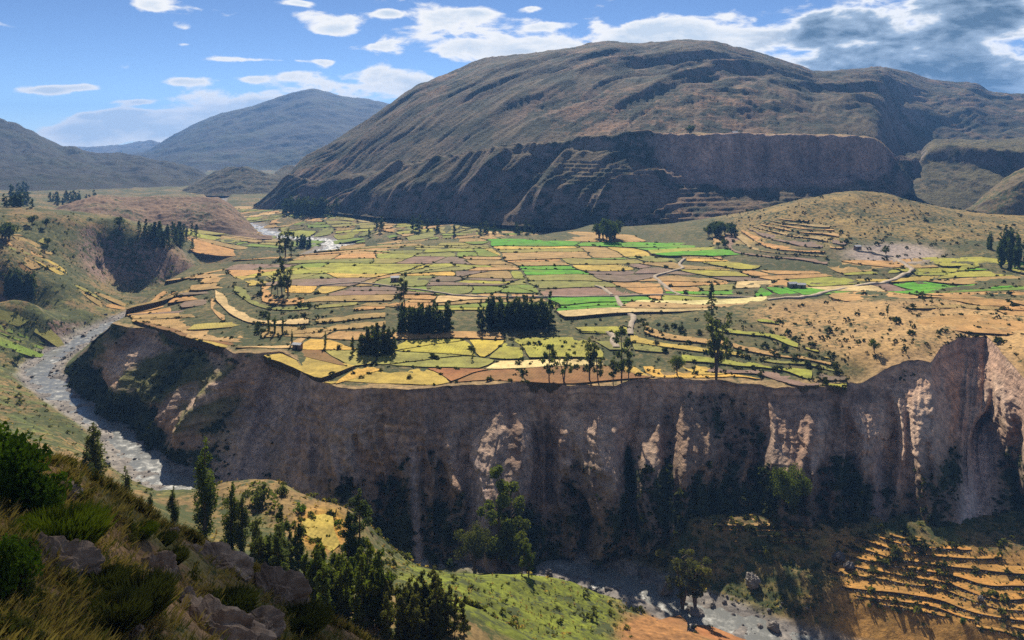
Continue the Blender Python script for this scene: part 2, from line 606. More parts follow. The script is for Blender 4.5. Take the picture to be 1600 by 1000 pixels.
for x, y, z in RIMF:
    cb(x, y, z)
for a in [(215, 488, None, 431), (255, 450, -91.5), (300, 418, -90), (400, 403, -88), (540, 391, -87), (700, 373, -85), (850, 368, -84), (700, 500, -89.5), (700, 430, -86.5), (560, 470, -87.2), (560, 500, -89.2), (600, 560, -91), (480, 540, -90.5), (420, 470, -86.6), (360, 440, -87), (460, 450, -86.3), (420, 500, -88.6),
          (1100, 560, -90.3), (900, 540, -90.6), (1100, 472, -87), (1000, 400, -85), (1200, 432, -85), (1230, 545, -87.6), (1150, 515, -86.2), (1050, 510, -87.4), (1200, 484, -83), (1300, 478, -81.5), (1400, 476, -79), (1480, 490, -79), (1420, 540, -81.5), (1340, 560, -86), (1600, 480, -78), (1600, 550, -81),
          (1300, 465, -83.5), (1450, 448, -83), (1550, 400, -77), (1550, 440, -79), (1300, 405, -80), (1400, 385, -75), (1100, 386, -83), (1180, 385, -79), (1300, 303, None, 690), (1225, 328, None, 650), (1370, 300, None, 700), (1440, 318, None, 700), (1500, 335, None, 680), (1600, 350, None, 650),
          (1130, 372, None, 625), (1180, 350, None, 640), (1300, 345, None, 610), (1450, 350, None, 610), (1000, 367, None, 665), (1000, None, -89, 820) if False else (1000, 340, None, 820), (1300, 340, None, 850), (1400, 330, None, 850), (1600, 340, None, 850), (1800, 340, None, 650), (1800, 480, -78), (1800, 590, -86)]:
    cb(*a)
CB = np.array(CB)
RB = RBF(CB[:, :2], CB[:, 2], c=.025).bake(-.5, .9, math.log(250), math.log(960), 420, 300)


def HB(X, Y):
    X = np.asarray(X, float)
    Y = np.maximum(np.asarray(Y, float), 3)
    u = X / Y
    z = RB(u, np.log(Y)) * Y
    rough = sstep(.24, .34, u) * (1 - .0)
    z = z + fbm(X / 30, Y / 30, 4, 71) * (.25 + 1.1 * rough) + fbm(X / 5, Y / 5, 3, 74) * (.08 + .2 * rough)
    return z


SHEETS = {}     # built sheets: surface function -> (columns, distances, heights)


def ray(px, py, fn, d0=20., d1=1400., n=700):
    """where the line of sight of a photo position meets a surface"""
    u, s = (px - 800) / F, (HY - py) / F
    if fn in SHEETS:
        gu, gd, gz = SHEETS[fn]
        i = min(max(np.searchsorted(gu, u) - 1, 0), len(gu) - 2)
        f = (u - gu[i]) / (gu[i + 1] - gu[i])
        d = gd[:, i] * (1 - f) + gd[:, i + 1] * f
        z = gz[:, i] * (1 - f) + gz[:, i + 1] * f
        k = (d >= d0) & (d <= d1)
        d, z = d[k], z[k]
        if not len(d):
            d, z = np.array([d0, d0 + 1]), np.array([-90., -90.])
    else:
        d = np.exp(np.linspace(math.log(d0), math.log(d1), n))
        z = fn(u * d, d)
    g = z - s * d
    k = np.nonzero(g > 0)[0]
    if not len(k):
        i, f = int(np.argmax(g)), 0.
    elif k[0] == 0:
        i, f = 0, 0.
    else:
        i = k[0] - 1
        f = g[i] / (g[i] - g[i + 1])
    j = min(i + 1, len(d) - 1)
    dd = d[i] * (1 - f) + d[j] * f
    return float(u * dd), float(dd), float(z[i] * (1 - f) + z[j] * f)


# ---- ground-type colours (real albedo)
C_DRY = np.array([.30, .205, .085])
C_TAN = np.array([.34, .22, .11])
C_GRN = np.array([.085, .115, .03])
C_OLV = np.array([.135, .125, .04])
C_ROCK = np.array([.17, .125, .105])
C_GRAV = np.array([.21, .195, .18])
C_MAUV = np.array([.205, .135, .115])
C_BRN = np.array([.15, .10, .06])
C_PALE = np.array([.38, .30, .25])


def lerp(a, b, k):
    return a * (1 - k[..., None]) + b * k[..., None]


def slope(Z, X, Y):
    """approximate steepness of a grid from its corner positions"""
    def d(A, ax):
        return np.gradient(A, axis=ax)
    P = np.stack([X, Y, Z], -1)
    a = np.gradient(P, axis=0)
    b = np.gradient(P, axis=1)
    n = np.cross(b, a)
    n /= np.linalg.norm(n, axis=-1, keepdims=True) + 1e-9
    return n[..., 2]


M_GROUND = terrain_mat('earth and dry grass', .55, .03, (.05, .062, .02), .7, .5, .28)
M_NEAR = terrain_mat('hillside earth', 2.4, .22, (.06, .07, .022), .8, .12, 1.2)
M_CLIFF = terrain_mat('bare cliff earth', .45, .05, (.045, .055, .022), .85, .9, .22)
M_MOUNT = terrain_mat('mountain scrub', .26, .012, (.034, .040, .022), 1.0, 2.6, .13)
M_FAR = terrain_mat('far mountain scrub', .03, .003, (.05, .055, .03), .9, 8, .02)

# ---- low ground sheet
us = np.linspace(-.86, .84, 640)
ds = np.concatenate([np.exp(np.linspace(math.log(4), math.log(24), 36, endpoint=False)), np.exp(np.linspace(math.log(24), math.log(80), 84, endpoint=False)), np.linspace(80, 200, 70, endpoint=False), np.linspace(200, 300, 140, endpoint=False), np.linspace(300, 480, 110, endpoint=False),
                     np.linspace(480, 700, 95, endpoint=False), np.exp(np.linspace(math.log(700), math.log(1600), 80, endpoint=False)), np.exp(np.linspace(math.log(1600), math.log(14000), 24))])
UU, DD = np.meshgrid(us, ds)
XX = UU * DD
ZZ = HA(XX, DD)
SHEETS[HA] = (us, DD, ZZ)
nzz = slope(ZZ, XX, DD)
r_, zr_, hw_ = river(XX, DD)
n_a = fbm(XX / 38, DD / 38, 4, 81)
n_b = fbm(XX / 11, DD / 11, 4, 85)
col = np.zeros(XX.shape + (3,)) + C_DRY * .66
col = lerp(col, C_OLV * .85, sstep(-.3, .35, n_a))
left = sstep(-.40, -.52, UU) if False else 1 - sstep(-.50, -.40, UU)
col = lerp(col, C_GRN * 1.2, left * (1 - sstep(430, 560, DD)) * sstep(250, 300, DD) * sstep(-.3, .3, n_b) * .75)
col = lerp(col, C_GRN, sstep(.1, .5, n_b) * .5 * sstep(120, 160, DD))
# green meadow above the river
pxs = 800 + UU * F
pys = HY - ZZ / DD * F
mead = sstep(600, 660, pxs + n_b * 40) * (1 - sstep(940, 975, pxs + n_b * 30)) * sstep(868, 885, pys + n_b * 12) * (DD > 140) * (DD < 240)
col = lerp(col, np.array([.125, .155, .016]) * (1 + .35 * n_b[..., None]), mead * .95)
gold = np.exp(-(((pxs - 505) / 42) ** 2 + ((pys - 828) / 34) ** 2) ** 2) * (DD > 140) * (DD < 240)
col = lerp(col, np.array([.42, .22, .035]), gold)
brf = np.exp(-(((pxs - 1040) / 75) ** 2 + ((pys - 985) / 26) ** 2) ** 2) * (DD < 240) * (DD > 150)
col = lerp(col, np.array([.27, .135, .05]), np.clip(brf * 1.6, 0, 1))
terr = sstep(1270, 1340, pxs) * sstep(820, 850, pys - (pxs - 1300) * .10) * (DD > 150) * (DD < 262)
col = lerp(col, np.array([.40, .215, .06]), terr * .8)
# rock where steep
stp = (1 - sstep(.62, .82, nzz)) * (DD > 120)
col = lerp(col, C_MAUV, stp * (DD > 300))
col = lerp(col, np.array([.14, .115, .06]), stp * (DD <= 300))
scarp = np.exp(-(((pxs - 215) / 85) ** 2 + ((pys - 412) / 26) ** 2) ** 2) * (DD > 540) * (DD < 680)
col = lerp(col, np.array([.26, .175, .13]), np.clip(scarp * 1.2, 0, 1))
fore = 1 - sstep(75, 110, DD)
col = lerp(col, np.array([.26, .165, .085]), fore * .95)
col = lerp(col, np.array([.16, .155, .045]), fore * sstep(.0, .4, fbm(XX / 9, DD / 9, 3, 88)) * .8)
# gravel along the river
gk = 1 - sstep(hw_ * 1.0, hw_ * 1.0 + 5 + n_b * 3, r_)
gk = gk * (DD < 1500)
col = lerp(col, C_GRAV * (1 + n_b[..., None] * .25), gk)
scr = np.clip(.56 + n_a * .2 - scarp * .12 - gk * 1.2 - mead * .12 - gold - terr * .3 - brf, -.2, .8)
scr = np.where(DD < 90, .35 + n_b * .2, scr)
C4 = np.concatenate([np.clip(col, .01, .8), scr[..., None]], -1)
Q = gridq(len(ds), len(us))
V = np.stack([XX, DD, ZZ], -1).reshape(-1, 3)
# the part buried under the plateau is not built
dff, dbb = DF(us), DB(us)
hid = (UU > U0 + .02) & (DD > dff[None] + 6) & (DD < dbb[None] - 25)
hid = hid.ravel()
kill = hid[Q].all(1)
nearq = V[Q[:, 0], 1] < 119.9


def sub(V, Q, C4, mask):
    q = Q[mask]
    idx, inv = np.unique(q, return_inverse=True)
    return V[idx], inv.reshape(q.shape), C4.reshape(-1, 4)[idx]


v_, q_, c_ = sub(V, Q, C4, nearq & ~kill)
o = link('hillside', mesh_np('hillside', v_, q_, M_NEAR, c_))
tag(o, 'dark dry grassy hillside falling away in the left foreground', 'hillside', kind='structure')
v_, q_, c_ = sub(V, Q, C4, ~nearq & ~kill)
ground = link('ground', mesh_np('ground', v_, q_, M_GROUND, c_))
tag(ground, 'valley ground along the river with dry banks and meadow', 'ground', kind='structure')

# ---- plateau top sheet
NCF = 1001
uc = np.linspace(U0, U1, NCF)
uB = uc[::2]
vB = np.linspace(0, 1, 124) ** 1.35
dF, dB = DF(uc), DB(uc)
Ub = np.repeat(uB[None], len(vB), 0)
Db = dF[::2][None] + (dB[::2] - dF[::2])[None] * vB[:, None]
Xb = Ub * Db
Zb = HB(Xb, Db)
SHEETS[HB] = (uB, Db, Zb)
n_a = fbm(Xb / 40, Db / 40, 4, 91)
n_b = fbm(Xb / 9, Db / 9, 4, 95)
col = np.zeros(Xb.shape + (3,)) + np.array([.135, .11, .045])
col = lerp(col, np.array([.085, .09, .03]), sstep(-.2, .4, n_b) * .8)
pxs = 800 + Ub * F
pys = HY - Zb / Db * F
knoll = sstep(1130, 1230, pxs + n_a * 60) * sstep(462, 474, pys) * (1 - sstep(0, 60, (pys - 505) * 2.0 - (pxs - 1215) * .75))
col = lerp(col, np.array([.36, .235, .10]), knoll)
hill = sstep(1095, 1160, pxs) * (1 - sstep(372, 386, pys + n_a * 8))
col = lerp(col, np.array([.25, .175, .06]), hill)
grav = np.exp(-(((pxs - 1395) / 75) ** 2 + ((pys - 397) / 17) ** 2) ** 2)
col = lerp(col, np.array([.30, .25, .22]), np.clip(grav * 1.3, 0, 1))
edge = 1 - sstep(2, 9, Db - dF[::2][None])
col = lerp(col, np.array([.36, .24, .12]), edge * .6)
scr = np.clip(.56 + n_a * .2 - knoll * .22 - grav * .6 - edge * .2 - hill * .04, -.2, .8)
C4 = np.concatenate([np.clip(col, .01, .8), scr[..., None]], -1)
plateau = link('plateau', mesh_np('plateau', np.stack([Xb, Db, Zb], -1).reshape(-1, 3), gridq(len(vB), len(uB)), M_GROUND, C4.reshape(-1, 4)))
tag(plateau, 'broad farmed plateau above the gorge covered in small fields', 'plateau', kind='structure')

# ---- gorge cliff below the front rim: rim -> foot, with gullies, buttresses and talus
rimx = 800 + uc * F
fx = np.interp(rimx, FOOT[:, 0], FOOT[:, 1])
fy = np.interp(rimx, FOOT[:, 0], FOOT[:, 2])
fz = np.interp(rimx, FOOT[:, 0], FOOT[:, 3]) - 1.5
fd = fz * F / (HY - fy)
foot = np.stack([(fx - 800) / F * fd, fd, fz], -1)
rim = np.stack([uc * dF, dF, HB(uc * dF, dF)], -1)
seg = np.concatenate([[0], np.cumsum(np.hypot(*np.diff(rim[:, :2], axis=0).T))])
seg_s = np.interp(np.arange(NCF), np.arange(0, NCF, 12), seg[::12]) * 1.0
NR = 170
h = np.linspace(0, 1, NR)[:, None]
s = (uc * 300)[None] + 0 * h
steep = .5 + .35 * fbm(s / 70, s * 0, 2, 101)              # how much of the drop is wall, how much talus
g = np.clip(h, 0, 1)
wall = .18 * g + .05 * np.sin(g * 9 + s / 30)
talus = g ** 1.6
prof = talus * (1 - steep * .45) + wall * steep * .45
prof = prof / prof[-1:]
P3 = rim[None] * (1 - prof[..., None]) + foot[None] * prof[..., None]
P3[..., 2] = rim[None, :, 2] * (1 - g) + foot[None, :, 2] * g
out = foot[:, :2] - rim[:, :2]
out = out / (np.linalg.norm(out, axis=1, keepdims=True) + 1e-6)
k_ = np.ones(31) / 31
out = np.stack([np.convolve(np.pad(out[:, i], 15, 'edge'), k_, 'valid') for i in (0, 1)], -1)
zz = P3[..., 2]
bul = np.sin(np.pi * np.clip(g * 1.02, 0, 1)) ** .7
gul = ridged(s / 27 + .25 * pn(s / 15, zz / 20, 110), zz / 130, 3, 111, .55)
gul2 = ridged(s / 8 + .3 * pn(s / 6, zz / 9, 117), zz / 55, 3, 121, .5)
fine = fbm(s / 2.6, zz / 2.2, 4, 131, .6)
strat = fbm(zz / 2.4 + .15 * fbm(s / 20, zz / 10, 2, 140), s / 140, 3, 141)
leftk = 1 - sstep(330, 450, fx)[None] + 0 * g
butt = sstep(.12, .5, gul) * sstep(.10, .32, g) * (1 - sstep(.52, .8, g + .15 * pn(s / 9, zz / 9, 145)))      # buttresses standing out of the wall
rg = np.clip((gul + .15) / .95, 0, 1)
grow = sstep(.04, .75, g) * (1 - .35 * leftk)
big_ = ridged(s / 52 + .2 * pn(s / 25, zz / 30, 170), zz / 200, 2, 173, .5)
D3 = (rg * 14.0 - 4.5) * grow + np.clip(big_, -.5, 1) * 8.0 * grow + bul * (gul * 5.0 - 1.5 + gul2 * 4.6) + butt * 3.0 + (bul * .5 + .06) * fine * 1.6 + strat * .9 * bul * (1 - sstep(.5, .8, g))
D3 = D3 * sstep(0, .03, g)
P3[..., :2] += out[None] * D3[..., None]
# colour: bare mauve earth above, scrub below and in the gullies, pale scars on the buttresses
nveg = fbm(s / 16, zz / 13, 4, 151)
nsc = fbm(s / 9, zz / 16, 4, 161)
px_ = rimx[None] + 0 * g
leftp = 1 - sstep(300, 380, fx)[None] + 0 * g
wallr = sstep(1190, 1240, px_) * (1 - sstep(1500, 1540, px_))
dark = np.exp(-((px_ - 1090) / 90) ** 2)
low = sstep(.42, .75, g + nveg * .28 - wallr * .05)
scree = np.exp(-((px_ - 1530 + (g - .8) * 60) / (14 + 22 * g)) ** 2) * sstep(.5, .7, g)
scree = scree + np.exp(-((px_ - 752 + (g - .8) * -20) / (6 + 16 * g)) ** 2) * sstep(.3, .5, g) + np.exp(-((px_ - 640 - 14 * g) / (4 + 4 * g)) ** 2) * sstep(.3, .5, g) * .7 + np.exp(-((px_ - 1380 + 10 * g) / (5 + 5 * g)) ** 2) * sstep(.45, .6, g) * .6
bare = np.exp(-((fx[None] - 400 + 90 * (g - .5)) / 62) ** 2)
scree, bare = np.clip(scree, 0, 1), np.clip(bare, 0, 1)
col = np.zeros(P3.shape) + np.array([.45, .30, .215])
col = lerp(col, np.array([.56, .395, .28]), sstep(.1, .5, nsc) * .8)
col = lerp(col, np.array([.26, .175, .125]), sstep(.05, .45, strat + nsc * .3) * .75)
col = col * (1 + .32 * np.clip(fbm(s / 34, zz / 40, 3, 177), -1, 1))[..., None]
col = lerp(col, np.array([.52, .38, .285]), butt * sstep(-.2, .3, nsc + .2))
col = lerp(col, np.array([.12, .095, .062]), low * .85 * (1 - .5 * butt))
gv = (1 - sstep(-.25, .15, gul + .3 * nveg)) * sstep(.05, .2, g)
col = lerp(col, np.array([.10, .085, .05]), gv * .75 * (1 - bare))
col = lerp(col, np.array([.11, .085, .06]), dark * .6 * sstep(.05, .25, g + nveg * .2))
col = lerp(col, np.array([.13, .13, .045]), np.clip(leftp * sstep(-.35, .2, nveg - .2 + g * .6), 0, 1))
col = lerp(col, np.array([.50, .39, .345]), np.clip(scree + bare * .75, 0, 1))
scr = np.clip(-.04 + low * .55 + gv * .55 + dark * .35 + nveg * .45 + leftp * .45 - scree * 1.2 - bare * .55 - butt * .5, -.3, .95)
C4 = np.concatenate([np.clip(col, .01, .8), scr[..., None]], -1)
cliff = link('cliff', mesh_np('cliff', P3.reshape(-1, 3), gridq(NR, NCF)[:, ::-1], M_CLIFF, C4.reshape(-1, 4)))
tag(cliff, 'shaded mauve earth cliff of the gorge under the plateau rim', 'cliff', kind='structure')
CLIFF_P, CLIFF_G, CLIFF_VEG = P3, g + 0 * s, scr

# ---- the plateau's left and far edge, falling to the upper river
uk = uc[uc < (985 - 800) / F]
bx = np.stack([uk * DB(uk), DB(uk)], -1)
bz = HB(bx[:, 0], bx[:, 1])
tn = np.gradient(bx, axis=0)
k_ = np.ones(25) / 25
tn = np.stack([np.convolve(np.pad(tn[:, i], 12, 'edge'), k_, 'valid') for i in (0, 1)], -1)
nb = np.stack([-tn[:, 1], tn[:, 0]], -1)
nb /= np.linalg.norm(nb, axis=1, keepdims=True) + 1e-9
tip = foot[0, :2] - rim[0, :2]
wgt = np.exp(-np.arange(len(uk)) / 18.)[:, None]
drop = nb * 34 * (1 - wgt) + tip[None] * wgt
gg = np.linspace(0, 1, 26)[:, None]
ss = np.arange(len(uk))[None] * 1.0
PB = np.zeros((26, len(uk), 3))
PB[..., :2] = bx[None] + drop[None] * (gg[..., None] ** 1.25)
PB[..., :2] += nb[None] * (np.sin(np.pi * gg) * ridged(ss / 16, gg * 1.2, 3, 171) * 4)[..., None]
PB[..., 2] = bz[None] + (-(bz[None] + 118.5)) * gg
colb = np.zeros(PB.shape) + np.array([.17, .12, .07])
colb = lerp(colb, C_GRN, sstep(-.1, .4, fbm(ss / 20, gg * 3, 3, 175)))
C4 = np.concatenate([colb, np.full(gg.shape, .5)[..., None] + 0 * colb[..., :1]], -1)
o = link('plateau_scarp', mesh_np('plateau_scarp', PB.reshape(-1, 3), gridq(26, len(uk)), M_GROUND, C4.reshape(-1, 4)))
tag(o, 'scrubby scarp at the far left edge of the plateau', 'scarp', kind='structure')


# ---- mountains, described column by column: foot, shelf rim and crest
def massif(name, label, tab, nu, nd, mat, ribs, colfn, cliffk=None, back=1.35, bench=0.0, kind='structure', terr=None, shelf_first=.45, rimbay=0):
    """tab rows: column, foot row, foot distance, rim row, rim distance, crest row, crest distance"""
    T = np.array(tab, float)
    px = np.linspace(T[0, 0], T[-1, 0], nu)

    def c(i):
        v = np.interp(px, T[:, 0], T[:, i])
        k = np.ones(9) / 9
        return np.convolve(np.pad(v, 4, 'edge'), k, 'valid')
    fd, rd, cdist = c(2), c(4), c(6)
    if rimbay:
        rd = rd + rimbay * sstep(950, 1060, px) * (1 - sstep(1330, 1372, px)) * (fbm(px / 55, px * 0, 3, 208) + .5 * ridged(px / 22, px * 0, 2, 209))
    fz, rz, cz = (HY - c(1)) / F * fd, (HY - c(3)) / F * rd, (HY - c(5)) / F * cdist
    n1, n3 = int(nd * shelf_first), max(8, int(nd * .08))
    n2 = nd - n1 - n3
    u = ((px - 800) / F)[None]
    a = np.linspace(0, 1, n1, endpoint=False)[:, None]
    b = np.linspace(0, 1, n2, endpoint=False)[:, None]
    e = np.linspace(0, 1, n3)[:, None]
    ck = np.interp(px, *zip(*cliffk))[None] if cliffk else 0 * u
    # rows crowd where the rim wall is
    a2 = a
    D1 = fd + (rd - fd) * (a2 * .78 + .22 * sstep(0, 1, a2) ** .5)
    q = (D1 - fd) / (rd - fd)
    pr = q * (1 - ck) + ck * (sstep(.86, .985, q))
    Z1 = fz + (rz - fz) * pr
    D2 = rd + (cdist - rd) * b
    bb = np.clip((b - bench) / (1 - bench), 0, 1)
    Z2 = rz + (cz - rz) * (bb ** 1.08 * .55 + .45 * np.sin(bb * np.pi / 2))
    D3_ = cdist + (cdist * (back - 1)) * e
    Z3 = cz - (cz + 150) * e ** 1.3
    D = np.concatenate([D1, D2, D3_])
    Z = np.concatenate([Z1, Z2, Z3])
    t = np.concatenate([a + 0 * u, 1 + b + 0 * u, 2 + e + 0 * u])
    X = u * D
    Z = Z + ribs(X, D, t, px[None] + 0 * X)
    if terr is not None:
        Z = terr(X, D, Z, t, px[None] + 0 * X)
    nz_ = slope(Z, X, D)
    C4 = colfn(X, D, Z, t, nz_, px[None] + 0 * X)
    ob = link(name, mesh_np(name, np.stack([X, D, Z], -1).reshape(-1, 3), gridq(*X.shape), mat, C4.reshape(-1, 4)))
    tag(ob, label, 'mountain', kind=kind)
    return ob


RD = np.array([-.78, -.62])


def ribs_main(X, Y, t, px):
    s = X * .62 - Y * .78
    al = X * -.78 - Y * .62
    s = s + 30 * fbm(X / 190, Y / 190, 3, 181)
    amp = sstep(.03, .3, t) * (1 - .72 * sstep(.75, .98, t)) * (t < 1) + (t >= 1) * sstep(1.08, 1.4, t) * (1 - .72 * sstep(1.6, 1.95, t))
    lo = (t < 1)
    r = np.where(lo, ridged(s / 95, al / 420, 3, 191, .45) * 27 + ridged(s / 34, al / 150, 3, 195, .5) * 8.5, ridged(s / 120, al / 900, 2, 191, .4) * 21 + ridged(s / 40, al / 420, 3, 195, .5) * 6)
    r = r * np.where(lo, .75, .85)
    mesa = sstep(1020, 1080, px) * lo * (1 - sstep(1385, 1410, px))
    col_ = ridged(X / 24, Y / 200, 3, 201) * 6.5 * sstep(.2, .6, t)
    r = r * (1 - mesa * .85) + mesa * col_
    return r * np.clip(amp, 0, 1) + (fbm(X / 26, Y / 26, 4, 205) * 1.0 + ridged(s / 14, al / 130, 3, 207) * 3.0 * (1 - mesa * .5)) * sstep(0.02, .1, t)


def terr_main(X, Y, Z, t, px):
    """stone terraces stepping up the lower slopes"""
    k = np.exp(-(((px - 1010) / 120) ** 2)) * (t < .62) * sstep(.0, .05, t)
    k = k + .8 * sstep(800, 860, px) * (1 - sstep(1180, 1260, px)) * sstep(1.04, 1.1, t) * (1 - sstep(1.28, 1.38, t)) + .6 * sstep(1200, 1230, px) * (1 - sstep(1390, 1420, px)) * (t < .5)
    st = np.where(t < 1, 3.6, 4.5)
    z0 = Z / st
    fl = np.floor(z0)
    fr = z0 - fl
    zt = (fl + np.clip((fr - .62) / .38, 0, 1)) * st
    k = np.clip(k, 0, 1)
    return Z * (1 - k) + zt * k


def col_main(X, Y, Z, t, nz_, px):
    na = fbm(X / 130, Y / 130, 4, 211)
    nb_ = fbm(X / 40, Y / 40, 4, 215)
    c = np.zeros(X.shape + (3,)) + np.array([.115, .09, .052])
    c = lerp(c, np.array([.18, .12, .075]), sstep(-.1, .5, na))
    c = lerp(c, np.array([.055, .062, .032]), sstep(.0, .5, nb_) * .8)
    c = lerp(c, np.array([.22, .17, .15]), 1 - sstep(.5, .8, nz_))
    mesa = sstep(1010, 1080, px) * (t < 1.0) * sstep(.5, .66, t) * (1 - sstep(1385, 1410, px))
    c = lerp(c, np.array([.40, .265, .215]) * (1 + .4 * fbm(X / 14, Z / 30, 3, 219)[..., None]), mesa * .9)
    rimt = np.exp(-((t - 1.03) / .035) ** 2) * sstep(760, 1000, px) * (1 - sstep(1380, 1400, px))
    c = lerp(c, np.array([.36, .25, .12]), rimt * .8)
    fa = (t > 1.06) * (t < 1.35) * sstep(820, 900, px) * (1 - sstep(1180, 1240, px)) * sstep(.1, .25, fbm(X / 30, Y / 12, 2, 218))
    c = lerp(c, np.array([.27, .16, .09]), fa * .7)
    sc = np.clip(.50 + nb_ * .3 - mesa * .45 - rimt * .4, -.2, .8)
    return np.concatenate([np.clip(c, .01, .8), sc[..., None]], -1)


MAIN = [  # column, foot row+dist, rim row+dist, crest row+dist
    (396, 345, 1040, 342, 1100, 338, 1160), (432, 330, 1050, 316, 1110, 305, 1180), (442, 326, 1040, 300, 1130, 284, 1230), (470, 328, 1010, 292, 1130, 254, 1290), (520, 333, 960, 283, 1100, 226, 1370), (590, 340, 905, 270, 1040, 178, 1440),
    (650, 343, 870, 258, 1000, 135, 1490), (700, 346, 840, 250, 960, 118, 1510), (760, 350, 800, 240, 920, 95, 1540), (830, 354, 770, 229, 890, 84, 1540), (900, 358, 745, 223, 870, 76, 1540), (960, 361, 722, 217, 860, 67, 1530), (1000, 362, 712, 214, 855, 72, 1520),
    (1060, 363, 705, 212, 850, 67, 1500), (1120, 364, 700, 212, 850, 70, 1510), (1180, 364, 700, 213, 850, 85, 1560), (1230, 362, 705, 213, 850, 100, 1600), (1275, 358, 715, 214, 852, 116, 1660), (1320, 350, 735, 215, 860, 113, 1720), (1350, 340, 760, 217, 872, 110, 1760), (1372, 331, 782, 221, 890, 107, 1780), (1388, 324, 800, 236, 935, 108, 1800), (1402, 312, 830, 250, 1040, 111, 1820),
    (1420, 300, 870, 244, 1120, 115, 1840), (1450, 292, 930, 238, 1180, 128, 1880), (1500, 285, 980, 232, 1240, 133, 1950), (1526, 282, 1000, 230, 1260, 131, 1980), (1545, 280, 1010, 229, 1270, 145, 2000), (1600, 278, 1020, 226, 1300, 150, 2000), (1700, 278, 1020, 224, 1300, 160, 2000), (1800, 278, 1020, 224, 1300, 175, 2000)]
massif('mountain', 'large brown ridged mountain with a flat-topped mesa shelf at its foot', MAIN, 610, 330, M_MOUNT, ribs_main, col_main,
       cliffk=[(400, 0), (780, .05), (950, .25), (1050, .40), (1150, .50), (1372, .52), (1392, .25), (1410, 0), (1800, 0)], back=1.25, bench=.10, terr=terr_main, shelf_first=.5, rimbay=11)


def ribs_gen(a1, s1, a2, s2, seed, dirx=-.7, diry=-.7):
    def f(X, Y, t, px):
        s = X * diry * -1 + Y * dirx
        al = X * dirx + Y * diry
        s = s + s1 * .3 * fbm(X / s1 / 2, Y / s1 / 2, 3, seed + 9)
        amp = np.where(t < 1, sstep(.05, .4, t), 1.0) * (1 - .35 * sstep(1.8, 2.0, t))
        return (ridged(s / s1, al / s1 / 4, 4, seed) * a1 + fbm(X / s2, Y / s2, 4, seed + 4) * a2) * amp
    return f


def col_gen(c0, c1, c2, sc, seed, L1):
    def f(X, Y, Z, t, nz_, px):
        na = fbm(X / L1, Y / L1, 4, seed)
        c = np.zeros(X.shape + (3,)) + np.array(c0)
        c = lerp(c, np.array(c1), sstep(-.2, .5, na))
        c = lerp(c, np.array(c2), 1 - sstep(.5, .85, nz_))
        return np.concatenate([np.clip(c, .01, .8), (sc + na * .3)[..., None]], -1)
    return f


massif('mountain', 'hazy dark mountainside at the left edge of the valley', [(-480, 300, 1150, 255, 1450, 135, 2100), (-220, 300, 1250, 262, 1500, 150, 2200), (-60, 303, 1320, 262, 1650, 172, 2300), (0, 303, 1350, 262, 1700, 185, 2300), (60, 303, 1350, 265, 1700, 214, 2200), (100, 302, 1370, 268, 1700, 231, 2200), (130, 301, 1400, 270, 1700, 239, 2200), (170, 300, 1420, 272, 1750, 242, 2200), (200, 299, 1440, 274, 1750, 246, 2200),
       (260, 298, 1500, 278, 1750, 255, 2100), (300, 296, 1560, 283, 1780, 264, 2050), (325, 293, 1650, 288, 1800, 280, 2000), (345, 292, 1700, 291, 1800, 290, 1950)], 300, 140, M_MOUNT,
       ribs_gen(20, 150, 4, 40, 251, .55, -.83), col_gen((.042, .04, .034), (.066, .055, .042), (.055, .05, .046), .5, 261, 140))
massif('mountain', 'blue hazy pointed mountain far up the valley', [(190, 262, 2800, 258, 3200, 254, 4000), (230, 264, 2700, 255, 3200, 244, 4200), (270, 266, 2600, 250, 3100, 218, 4200), (310, 270, 2500, 245, 3100, 195, 4200), (350, 272, 2500, 240, 3100, 178, 4200), (400, 274, 2500, 235, 3100, 168, 4200), (450, 275, 2500, 230, 3100, 152, 4200),
       (490, 275, 2500, 228, 3100, 143, 4200), (530, 275, 2500, 230, 3100, 154, 4300), (580, 275, 2500, 235, 3100, 160, 4400), (640, 275, 2500, 240, 3100, 175, 4400), (760, 275, 2500, 250, 3100, 200, 4400)], 230, 130, M_FAR,
       ribs_gen(36, 400, 6, 60, 271, -.8, -.6), col_gen((.038, .037, .034), (.055, .048, .042), (.05, .046, .044), .5, 281, 300))
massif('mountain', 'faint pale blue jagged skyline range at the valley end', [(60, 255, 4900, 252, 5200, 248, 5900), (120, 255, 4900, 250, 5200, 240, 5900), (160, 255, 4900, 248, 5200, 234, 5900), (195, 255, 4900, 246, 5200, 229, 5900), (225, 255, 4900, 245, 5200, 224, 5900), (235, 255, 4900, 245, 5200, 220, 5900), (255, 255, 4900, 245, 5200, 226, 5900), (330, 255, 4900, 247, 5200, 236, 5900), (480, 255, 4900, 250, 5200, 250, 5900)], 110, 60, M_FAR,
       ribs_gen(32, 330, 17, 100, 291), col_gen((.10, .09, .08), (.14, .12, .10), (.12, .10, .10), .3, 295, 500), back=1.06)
massif('hill', 'dark rounded hill in haze before the valley mouth', [(285, 303, 1340, 302, 1400, 300, 1480), (310, 305, 1320, 298, 1390, 286, 1500), (335, 306, 1310, 292, 1390, 272, 1500), (360, 306, 1310, 288, 1390, 262, 1500), (385, 306, 1310, 287, 1390, 262, 1500), (405, 306, 1310, 288, 1390, 270, 1500), (425, 306, 1310, 288, 1400, 274, 1550), (445, 305, 1320, 285, 1420, 262, 1640), (480, 303, 1330, 285, 1420, 262, 1640), (540, 303, 1330, 290, 1420, 280, 1640)], 150, 90, M_MOUNT,
       ribs_gen(8, 60, 3, 26, 301), col_gen((.085, .08, .05), (.15, .11, .075), (.11, .09, .08), .5, 305, 60))
